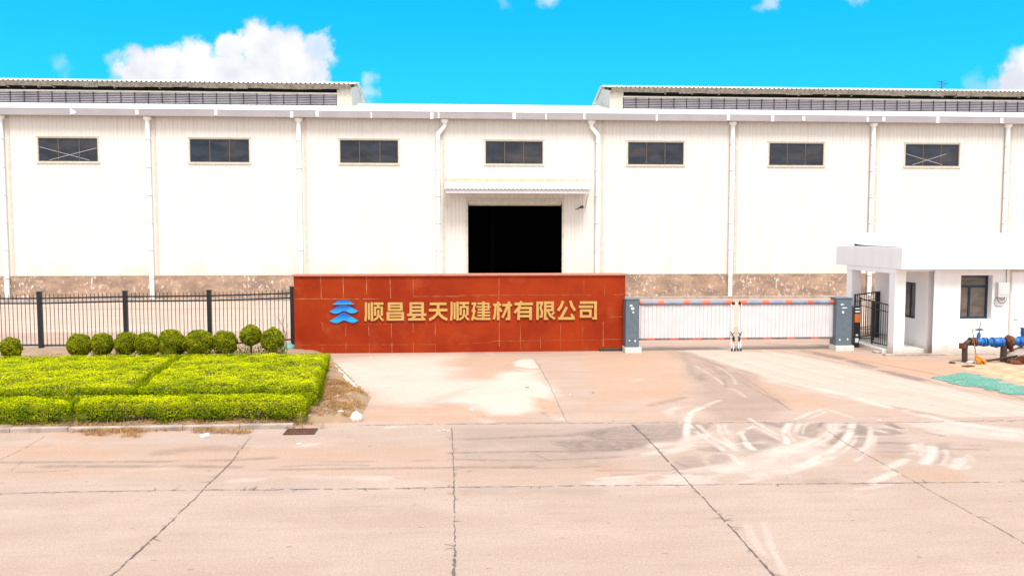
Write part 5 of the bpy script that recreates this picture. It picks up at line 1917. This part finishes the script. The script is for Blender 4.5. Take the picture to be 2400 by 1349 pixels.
def barrier(label, side):
    root = empty('boom_barrier', label, 'barrier gate', group='pair of boom barriers closing the entrance')
    if side < 0:
        c0, c1 = W(1466, 760, BY - .2).x, W(1498, 760, BY - .2).x
        e0, e1 = W(1499, 710, BY).x, W(1716, 710, BY).x
        segs = [(1499, 1505, 1), (1505, 1540, 0), (1540, 1556, 1), (1556, 1601, 0), (1601, 1616, 1), (1616, 1645, 0), (1645, 1663, 1), (1663, 1699, 0), (1699, 1717, 1)]
    else:
        c0, c1 = W(1959, 760, BY - .2).x, W(1996, 760, BY - .2).x
        e0, e1 = W(1733, 710, BY).x, W(1957, 710, BY).x
        segs = [(1733, 1750, 1), (1750, 1785, 0), (1785, 1802, 1), (1802, 1839, 0), (1839, 1855, 1), (1855, 1891, 0), (1891, 1904, 1), (1904, 1943, 0), (1943, 1958, 1)]
    zt = W(1480, 700, BY - .22).z
    m = MB()
    m.box(c0, c1, BY - .22, BY + .2, .16, zt - .035)
    cab = m.build('cabinet', M['cabinet'], root, bevel=.012)
    m = MB()
    m.box(c0 - .012, c1 + .012, BY - .235, BY + .215, zt - .034, zt)
    m.build('lid', M['cabinet'], cab, bevel=.006)
    # door seam and stickers on the front of the cabinet
    w = c1 - c0
    for fx, fz, sx_, sz_ in ((.40, .86, .05, .028), (.5, .80, .06, .045), (.55, .72, .035, .025), (.3, .14, .03, .02), (.7, .13, .025, .035)) if side < 0 else ((.35, .86, .06, .02), (.5, .79, .12, .016), (.42, .70, .04, .04), (.25, .12, .035, .025), (.75, .13, .03, .03)):
        cx, cz = c0 + w * fx, .16 + (zt - .16) * fz
        k = 7
        st = MB()
        st.prism([(cx + sx_ * math.cos(a) * random.uniform(.7, 1.1), cz + sz_ * math.sin(a)) for a in [2 * math.pi * q / k for q in range(k)]], BY - .224, BY - .2205)
        st.build('sticker', M['white_bit'], cab)
    m = MB()
    m.box(c0 - .02, c1 + .06 if side < 0 else c1 + .05, BY - .30, BY + .22, -.02, .16 - .003)
    m.build('concrete_base', M['base'], root, bevel=.012)
    zp = W(1700, 709, BY).z
    m = MB()
    for a, b_, red in segs:
        xa, xb = W(a, 709, BY).x, W(b_, 709, BY).x
        r = .066
        m.tube([(xa, BY, zp), (xb, BY, zp)], r, 14, mi=red)
    bo = m.build('boom', [M['boom_grey'], M['boom_red']], root, smooth=True)
    zb = W(1700, 793, BY).z
    m = MB()
    n = 12
    for q in range(n):
        xa = e0 + (e1 - e0) * q / n
        xb = e0 + (e1 - e0) * (q + 1) / n
        m.bar((xa, BY, zb), (xb - .002, BY, zb), .05, .055, mi=1 if (q % 3 == (0 if side > 0 else 1)) else 0)
    m.build('bottom_rail', [M['boom_grey2'], M['boom_red']], root)
    # hanging slats
    wdt = .118
    n = int((e1 - e0 - .06) / wdt)
    x = e0 + .03
    ws = (e1 - e0 - .06) / n
    first = None
    for q in range(n):
        if first is None:
            m = MB()
            m.prism_z([(0, 0), (ws * .14, -.012), (ws * .86, -.012), (ws - .004, 0), (ws - .004, .008), (0, .008)], zb + .03, zp - .06)
            first = m.build('slat', M['slat'], root)
            s_ = first
        else:
            s_ = first.copy()
            COL.objects.link(s_)
            s_.parent = root
        s_.location = (x, BY + random.uniform(-.005, .005), 0)
        s_.rotation_euler = (0, 0, random.uniform(-.035, .035))
        x += ws
    # folding support leg at the free end
    xe = e1 + .02 if side < 0 else e0 - .02
    sgn = 1 if side < 0 else -1
    m = MB()
    m.tube([(xe - .02 * sgn, BY - .03, zp), (xe, BY - .06, zb + .2), (xe + .015 * sgn, BY - .1, .05)], .017, 8)
    m.tube([(xe - .07 * sgn, BY - .05, zp), (xe - .06 * sgn, BY - .07, zb - .02), (xe - .05 * sgn, BY - .1, .1)], .013, 8)
    lg_ = m.build('support_leg', M['white_metal'], root, smooth=True)
    m = MB()
    m.tube([(xe - .09 * sgn, BY - .1, zb + .22), (xe + .05 * sgn, BY - .1, zb + .02)], .012, 6)
    m.tube([(xe + .04 * sgn, BY - .09, zb + .2), (xe - .06 * sgn, BY - .09, zb + .1)], .01, 6)
    m.tube([(xe - .02 * sgn, BY - .12, zb + .05), (xe + .02 * sgn, BY - .12, zb - .06)], .034, 8)
    m.tube([(xe, BY - .08, zp + .03), (xe, BY - .08, zp - .06)], .04, 8)
    m.build('hinge', M['black'], lg_)
    m = MB()
    for q in (-.06, .03):
        m.tube([(xe + q, BY - .13, .045), (xe + q + .03, BY - .13, .045)], .045, 12)
    m.build('wheel', M['black'], lg_)
    set_base(root, ((c0 + c1) / 2, BY, 0))
    return root


M['boom_grey2'] = mat('rail_dark_grey', (0.20, 0.13, 0.13), 0.6, 0.2, 6)
barrier('white slatted boom barrier hinged on the cabinet next to the red sign wall', -1)
barrier('white slatted boom barrier hinged on the cabinet next to the guardhouse', 1)

# ------------------------------------------------------------------ guardhouse
gh = empty('guardhouse', 'small white flat-roofed guardhouse with an open pillared porch', 'guardhouse')
HY = G(2108, 831).y
px_l, px_r = W(2099, 650, HY).x, W(2124, 650, HY).x
PW = px_r - px_l
wx = W(2187, 740, HY).x
HYB = HY + 3.4
HXR = wx + 7.5
zslab0 = W(2250, 631, HY - .35).z
zslab1 = W(2117, 580, HY - .35).z
zbeam = W(2100, 641, HY).z
PY2 = HY + 2.65
# front wall with window and door openings
w0, w1 = W(2251, 700, HY).x, W(2325, 700, HY).x
wz0_, wz1_ = W(2280, 748, HY).z, W(2280, 645, HY).z
m = MB()
wall_holes(m, wx, HXR, -.05, zslab0 - .002, HY, [(w0, w1, wz0_, wz1_)], .3)
# left side wall with its own window
sy0, sy1 = HY + .95, HY + 1.75
sz0_, sz1_ = .95, 2.05
for yy0, yy1, zz0, zz1 in ((HY + .301, sy0, -.05, zslab0 - .002), (sy1, HYB, -.05, zslab0 - .002), (sy0, sy1, -.05, sz0_), (sy0, sy1, sz1_, zslab0 - .002)):
    m.box(wx, wx + .2, yy0, yy1, zz0, zz1)
m.box(wx + .201, HXR, HYB - .2, HYB, -.05, zslab0 - .002)
m.box(HXR - .2, HXR, HY + .301, HYB - .201, -.05, zslab0 - .002)
m.build('wall', M['house'], gh)
# porch pillars and beams
for yy in (HY, PY2):
    m = MB()
    m.box(px_l, px_l + PW, yy, yy + .34, -.05, zbeam - .001)
    m.build('pillar', M['house'], gh, bevel=.008)
m = MB()
m.box(px_l - .012, px_l + PW, HY - .012, PY2 + .36, zbeam, zslab0 - .003)
m.box(px_l + PW + .001, wx - .001, HY + .03, HY + .3, zbeam + .06, zslab0 - .003)
m.box(px_l + PW + .001, wx - .001, PY2 + .04, PY2 + .3, zbeam + .06, zslab0 - .003)
m.build('beam', M['house'], gh)
SLx0, SLy0, SLy1 = px_l - .016, HY - .35, HY + 3.75
m = MB()
m.box(SLx0, HXR + .3, SLy0, SLy1, zslab0, zslab1)
m.build('roof_slab', M['house'], gh, bevel=.01)
# thin pitched sheet on top
zr1 = W(2200, 549, SLy1).z
m = MB()
xa, xb = SLx0 + .1, HXR + .3
nseg = 14
i = len(m.v)
for j in range(nseg + 1):
    t = j / nseg
    lift = .05 * math.sin(t * math.pi)
    y = SLy0 + .12 + (SLy1 - SLy0 - .1) * t
    z = zslab1 + .008 + (zr1 - zslab1) * t ** 6
    m.v += [(xa, y, z + lift * .3), (xa + .9, y, z), (xb, y, z)]
    m.v += [(xa, y, z + lift * .3 + .03), (xa + .9, y, z + .03), (xb, y, z + .03)]
for j in range(nseg):
    a = i + j * 6
    for q in (0, 1):
        m.f.append((a + q, a + 6 + q, a + 7 + q, a + 1 + q))
        m.f.append((a + 3 + q, a + 4 + q, a + 10 + q, a + 9 + q))
        m.mi += [0, 0]
    m.f.append((a, a + 3, a + 9, a + 6))
    m.mi.append(0)
m.f.append((i, i + 1, i + 4, i + 3))
m.f.append((i + 1, i + 2, i + 5, i + 4))
m.mi += [0, 0]
m.build('roof_sheet', M['house_roof'], gh)
m = MB()
m.prism_z([(xa + .5, SLy1 - .15), (xb, SLy1 - .15), (xb, SLy1 - .05), (xa + .5, SLy1 - .05)], zslab1 + .001, zr1 - .08)  # dark block backing the gap under the sheet, in place of its shade
m.build('gap_shade_block', M['dark_metal'], gh)
# front window
m = MB()
t = .06
yf0, yf1 = HY + .20, HY + .26
fw1 = w1 - .001
m.box(w0, fw1, yf0, yf1, wz0_, wz0_ + t)
m.box(w0, fw1, yf0, yf1, wz1_ - t, wz1_)
m.box(w0, w0 + t, yf0, yf1, wz0_ + t, wz1_ - t)
m.box(fw1 - t, fw1, yf0, yf1, wz0_ + t, wz1_ - t)
zm = wz0_ + (wz1_ - wz0_) * .74
m.box(w0 + t, fw1 - t, yf0 + .003, yf1 - .003, zm - .03, zm + .03)
xm = w0 + (w1 - w0) * .42
m.box(xm - .03, xm + .03, yf0 + .003, yf1 - .003, wz0_ + t, zm - .03)
fr = m.build('window', M['blue_frame'], gh)
m = MB()
m.face([(w0 + .03, yf0 + .035, wz0_ + .03), (fw1 - .03, yf0 + .035, wz0_ + .03), (fw1 - .03, yf0 + .035, wz1_ - .03), (w0 + .03, yf0 + .035, wz1_ - .03)])
m.build('pane', M['house_pane'], fr)
m = MB()
m.box(w0 - .01, w1 + .01, HY - .012, HY - .001, wz0_ - .03, wz0_ - .004)
m.build('sill', M['house'], fr)
# side window in the porch
m = MB()
xf = wx + .06
m.box(xf, xf + .06, sy0, sy1, sz0_, sz0_ + t)
m.box(xf, xf + .06, sy0, sy1, sz1_ - t, sz1_)
m.box(xf, xf + .06, sy0, sy0 + t, sz0_ + t, sz1_ - t)
m.box(xf, xf + .06, sy1 - t, sy1, sz0_ + t, sz1_ - t)
ymid = (sy0 + sy1) / 2
m.box(xf + .003, xf + .057, ymid - .03, ymid + .03, sz0_ + t, sz1_ - t)
fr = m.build('window', M['blue_frame'], gh)
m = MB()
m.face([(xf + .03, sy0 + .03, sz0_ + .03), (xf + .03, sy1 - .03, sz0_ + .03), (xf + .03, sy1 - .03, sz1_ - .03), (xf + .03, sy0 + .03, sz1_ - .03)])
m.build('pane', M['house_pane'], fr)
# door at the right
d0 = W(2369, 700, HY).x
dzt_ = W(2380, 637, HY).z
m = MB()
m.box(d0, d0 + .95, HY - .03, HY - .001, .02, dzt_)
do = m.build('door', M['house'], gh, bevel=.006)
m = MB()
m.box(d0 - .05, d0 - .003, HY - .022, HY - .001, .02, dzt_ + .05)
m.box(d0 - .003, d0 + 1.0, HY - .022, HY - .001, dzt_ + .004, dzt_ + .05)
m.build('door_frame', M['trim'], do)
m = MB()
m.tube([(d0 + .1, HY - .031, 1.02), (d0 + .1, HY - .08, 1.02), (d0 + .2, HY - .08, 1.02)], .012, 8)
m.build('handle', M['dark_metal'], do)
# floor slab of the porch
m = MB()
m.box(px_l - .15, wx - .003, HY + .35, PY2 + .6, -.04, .12)
m.build('porch_floor', M['base'], gh, bevel=.02)
set_base(gh, (wx, HY, 0))

# broken concrete edge in front of the house
m = MB()
xx = px_l - .35
while xx < HXR:
    L = random.uniform(.5, 1.1)
    m.box(xx + .006, xx + L, HY - .2 + random.uniform(-.05, .05), HY - .02, -.03, .04 + random.uniform(-.015, .015))
    xx += L
tag(m.build('house_apron', M['kerb'], bevel=.015), kind='structure')

# meter box and cables
b0, b1 = W(2338, 662, HY - .1), W(2363, 696, HY - .1)
mbx = empty('meter_box', 'pale grey electric meter box on the guardhouse wall beside the window', 'meter box')
m = MB()
m.box(b0.x, b1.x, HY - .16, HY - .002, b1.z, b0.z)
bx_ = m.build('box', M['slat'], mbx, bevel=.012)
m = MB()
m.box(b0.x + .04, b1.x - .04, HY - .168, HY - .1605, b1.z + .08, b0.z - .04)
m.build('cover', M['slat'], bx_, bevel=.004)
m = MB()
cx_ = (b0.x + b1.x) / 2
for rr, dz_ in ((.15, .0), (.09, .03)):
    m.tube([(cx_ + rr * math.cos(a), HY - .08, b1.z + .01 + dz_ + (rr * 1.3 * math.sin(a))) for a in np.linspace(math.pi * 1.0, math.pi * 2.0, 12)], .008, 6)
m.tube([(b0.x + .03, HY - .05, b1.z), (b0.x - .04, HY - .02, b1.z - .12), (b0.x + .02, HY - .02, b1.z - .26), (cx_ + .06, HY - .02, b1.z - .28)], .007, 6)
m.tube([(b1.x - .03, HY - .05, b0.z), (b1.x - .02, HY - .015, b0.z + .3), (b1.x - .02, HY - .015, zslab0 - .01)], .008, 6)
m.build('cable', M['black'], mbx)
m = MB()
m.tube([(b1.x + .02, HY - .015, b0.z), (b1.x + .16, HY - .015, b1.z - .3), (b1.x + .3, HY - .015, b1.z - 1.0), (b1.x + .34, HY - .015, .4)], .005, 5)
m.build('earth_wire', M['dark_metal'], mbx)
set_base(mbx, (b0.x, HY, b1.z))

# ------------------------------------------------------------------ ticket terminal and iron gate
tt = empty('ticket_terminal', 'slim black access terminal post with an orange panel beside the grey cabinet', 'terminal')
TY = G(2008, 814).y
t0, t1 = W(2002, 760, TY).x, W(2015.5, 760, TY).x
ztt = W(2008, 717, TY).z
m = MB()
m.box(t0, t1, TY, TY + .2, -.02, ztt)
m.build('housing', M['black'], tt, bevel=.012)
tw_ = t1 - t0


def tpan(name, y0, y1, mt, ins=.12):
    m = MB()
    m.box(t0 + tw_ * ins, t1 - tw_ * ins, TY - .012, TY - .001, W(2008, y1, TY).z, W(2008, y0, TY).z)
    m.build(name, mt, tt)


tpan('orange_panel', 735, 755, M['orange'], .06)
tpan('light_bar', 721.5, 724, M['white_bit'])
tpan('screen', 728, 731.5, M['white_bit'])
tpan('card_reader', 783, 786.5, M['white_bit'], .3)
tpan('notice', 792, 802, M['white_bit'], .2)
set_base(tt, ((t0 + t1) / 2, TY, 0))

ig = empty('iron_gate', 'black iron bar gate standing ajar between the porch pillars', 'gate')


def bar_panel(name, p, q, ztop, zbot, n, parent, topq=None):
    m = MB()
    p, q = Vector(p), Vector(q)
    zt2 = topq if topq is not None else ztop
    m.bar((p.x, p.y, ztop), (q.x, q.y, zt2), .035, .035)
    m.bar((p.x, p.y, zbot), (q.x, q.y, zbot), .03, .03)
    m.bar((p.x, p.y, ztop - .22), (q.x, q.y, zt2 - .22), .022, .022)
    m.bar((p.x, p.y, zbot + .3), (q.x, q.y, zbot + .3), .02, .02)
    for e, zt in ((p, ztop), (q, zt2)):
        m.box(e.x - .022, e.x + .022, e.y - .022, e.y + .022, zbot - .05, zt + .03)
    for k in range(1, n):
        t = k / n
        e = p.lerp(q, t)
        m.tube([(e.x, e.y, zbot), (e.x, e.y, ztop * (1 - t) + zt2 * t)], .011, 6)
    return m.build(name, M['black'], parent)


xs_ = px_l + .1
bar_panel('side_panel', (xs_, HY + .42, 0), (xs_ - .05, HY + 1.35, 0), 1.42, .2, 8, ig, 1.46)
ga, gb_ = W(2004, 700, 25.15), W(2062, 700, 26.1)
bar_panel('gate_leaf', (ga.x, 25.15, 0), (gb_.x, 26.1, 0), 1.58, .2, 11, ig, 1.62)
gc = W(2046, 700, 25.0)
bar_panel('gate_leaf', (ga.x + .12, 25.05, 0), (gc.x, 24.95, 0), 1.48, .2, 7, ig, 1.38)
m = MB()
e = W(2055, 700, 25.9)
m.box(e.x - .07, e.x + .07, 25.8, 25.9, .12, 1.64)
m.build('gate_post', M['black'], ig)
set_base(ig, (xs_, HY + .9, .12))

# ------------------------------------------------------------------ water pipes
wp = empty('water_pipes', 'blue flanged water valves on a dark inverted pipe before the guardhouse', 'pipework')
VY = G(2261, 848).y


def wpz(px, py):
    return W(px, py, VY)


def pt(px, py, dy=0.0):
    p = W(px, py, VY + dy)
    return (p.x, p.y, p.z)


m = MB()
m.tube([(W(2261, 848, VY).x, VY, -.02), pt(2261, 818), pt(2263, 806), pt(2270, 801), pt(2290, 800)], [.072, .072, .075, .075, .072], 14)
m.build('pipe_elbow', M['pipe_black'], wp, smooth=True)
m = MB()
m.tube([pt(2257, 804), pt(2257, 816)], .1, 14)
m.tube([pt(2272, 800), pt(2276, 800)], .115, 14)
m.tube([pt(2281, 800), pt(2285, 800)], .12, 14)
m.build('pipe_flange', M['rust'], wp, smooth=True)
m = MB()
m.tube([(W(2351, 848, VY).x, VY, -.02), pt(2353, 806)], [.085, .08], 14)
m.build('pipe_leg', M['pipe_black'], wp, smooth=True)
# first valve with handwheel
m = MB()
m.tube([pt(2286, 801), pt(2288, 801), pt(2289, 801), pt(2296, 801), pt(2303, 801), pt(2304, 801), pt(2307, 801)], [.125, .125, .085, .115, .085, .13, .13], 18)
m.tube([pt(2293, 800), pt(2293, 789), pt(2294, 787), pt(2295, 779)], [.06, .045, .06, .03], 12)
v1 = m.build('valve', M['valve'], wp, smooth=True)
m = MB()
c = W(2295, 772, VY)
m.tube([pt(2295, 780), pt(2298, 756)], .012, 7)
m.tube([(c.x + .1 * math.cos(a), c.y + .1 * math.sin(a), c.z + .012 * math.sin(2 * a)) for a in np.linspace(0, 2 * math.pi, 20)], .014, 7)
for a in (0, math.pi / 2, math.pi, 1.5 * math.pi):
    m.tube([(c.x, c.y, c.z - .03), (c.x + .1 * math.cos(a), c.y + .1 * math.sin(a), c.z)], .012, 6)
m.build('handwheel', M['cabinet'], v1)
m = MB()
m.tube([pt(2311, 801), pt(2314, 801), pt(2315, 801), pt(2324, 801), pt(2325, 801), pt(2328, 801)], [.12, .12, .09, .095, .14, .14], 18)
m.build('pipe_coupling', M['valve'], wp, smooth=True)
m = MB()
m.tube([pt(2329, 801), pt(2336, 801), pt(2342, 801), pt(2343, 801), pt(2348, 801), pt(2349, 801), pt(2352, 801)], [.1, .13, .12, .14, .14, .1, .1], 18)
m.tube([pt(2335, 805), pt(2335, 814)], [.1, .05], 12)
m.build('strainer', M['valve'], wp, smooth=True)
m = MB()
m.tube([pt(2357, 801), pt(2362, 800), pt(2367, 802), pt(2371, 803)], [.12, .19, .19, .13], 16)
m.tube([pt(2364, 805), pt(2372, 822)], [.1, .05], 10)
m.build('pipe_flange', M['rust'], wp, smooth=True)
m = MB()
m.tube([pt(2372, 800), pt(2375, 800), pt(2376, 800), pt(2386, 799), pt(2387, 799), pt(2400, 800), pt(2404, 800), pt(2420, 800)], [.13, .13, .1, .1, .14, .14, .12, .12], 18)
m.tube([pt(2398, 798), pt(2398, 786), pt(2399, 785), pt(2399, 772), pt(2400, 768)], [.09, .06, .085, .07, .1], 14)
m.build('valve', M['valve'], wp, smooth=True)
m = MB()
m.tube([pt(2420, 800), pt(2432, 801), pt(2440, 806), pt(2441, 818), (W(2441, 848, VY).x, VY, -.02)], [.085, .08, .08, .078, .078], 14)
m.build('pipe_elbow', M['pipe_black'], wp, smooth=True)
set_base(wp, (W(2261, 848, VY).x, VY, 0))

# orange broom leaning on the pipe
br = empty('broom', 'orange-bristled broom with a thin stick leaning on the pipe', 'broom')
B0 = W(2288, 836, VY - .35)
tp = W(2279, 770, VY - .13)
m = MB()
m.tube([(B0.x, B0.y, B0.z), (tp.x, tp.y, tp.z)], [.014, .011], 8)
m.build('stick', M['wood'], br)
m = MB()
for q in range(60):
    a = random.uniform(-1, 1)
    bx2 = B0.x + .02 + a * .13 + .10
    by2 = B0.y - .05 + random.uniform(-.09, .09)
    m.tube([(B0.x + a * .03, B0.y + random.uniform(-.02, .02), B0.z + random.uniform(-.01, .03)), ((B0.x + bx2) / 2 + a * .03, (B0.y + by2) / 2, B0.z * .5 + .04), (bx2, by2, .012 + random.uniform(0, .05))], [.012, .02, .012], 5)
m.build('bristles', M['broom'], br)
set_base(br, (B0.x, B0.y, 0))

# rubble, hose and slab by the pipes
m = MB()
hp_ = [G(2335, 846), G(2300, 846), G(2325, 838), G(2345, 848)]
p = [W(2378, 822, VY + .2), W(2388, 828, VY + .1), W(2400, 830, VY), W(2430, 832, VY)]
m.tube([(q.x, q.y, max(q.z, .03)) for q in p], .022, 8)
tag(m.build('black_hose', M['black'], smooth=True), 'black rubber hose drooping below the blue valves at right edge', 'hose')
m = MB()
q = [G(2296, 846), G(2305, 838), G(2318, 836), G(2330, 846), G(2345, 849)]
zs_ = [.03, .14, .2, .06, .03]
m.tube([(a.x, VY - .1 - .1 * i, z) for i, (a, z) in enumerate(zip(q, zs_))], .03, 8)
tag(m.build('black_hose', M['pipe_black'], smooth=True), 'short dark bent hose lying under the blue valves', 'hose')
rock(2392, 846, .42, 'low grey rubble mound under the valves at the right edge', M['kerb'], .55, 'rubble mound', 'rubble_mound')
rock(2425, 853, .4, 'rust-coloured dirt lump at the right edge below the valves', M['rust'], .5, 'dirt lump', 'dirt_lump')
rock(2385, 853, .22, 'reddish brown dirt clod beside the grey rubble mound', M['rust'], .4, 'dirt lump', 'dirt_lump')
rock(2268, 861, .15, 'dark brown clod on the ground left of the broom', M['rust'], .35, 'dirt lump', 'dirt_lump')
rock(2232, 851, .07, 'small dark stone near the guardhouse apron', M['bark'], .5)
rock(2275, 851, .10, 'white plaster chunk beside the left pipe leg', M['base'], .5)
rock(2055, 826, .1, 'small brown stone at the foot of the porch kerb', M['kerb'], .5)
# sand spread
b = MB()
pg = [(G(*p).x, G(*p).y) for p in [(2225, 857), (2300, 850), (2440, 850), (2460, 905), (2400, 902), (2340, 888), (2290, 872)]]
xs, ys_ = [p[0] for p in pg], [p[1] for p in pg]
n = 60
gx, gy = np.meshgrid(np.linspace(min(xs), max(xs), n), np.linspace(min(ys_), max(ys_), n))
hh = fbm(gx * 2.2, gy * 2.2, 5)
b.v = [(float(gx[j, i]), float(gy[j, i]), float((hh[j, i] - .35) * .16 * min(1, edge_d(gx[j, i], gy[j, i], pg) * 2.0) + .012 if inpoly(gx[j, i], gy[j, i], pg) else -.03)) for j in range(n) for i in range(n)]
for j in range(n - 1):
    for i in range(n - 1):
        a = j * n + i
        if max(b.v[a][2], b.v[a + 1][2], b.v[a + n][2], b.v[a + n + 1][2]) > 0:
            b.f.append((a, a + 1, a + n + 1, a + n))
            b.mi.append(0)
M['sand'] = mat('sand', (0.56, 0.38, 0.25), .95, .1, 2.5, bump=.8, bscale=9, alt=(.38, .22, .13))
tag(b.build('sand_ground', M['sand'], smooth=True), kind='structure')
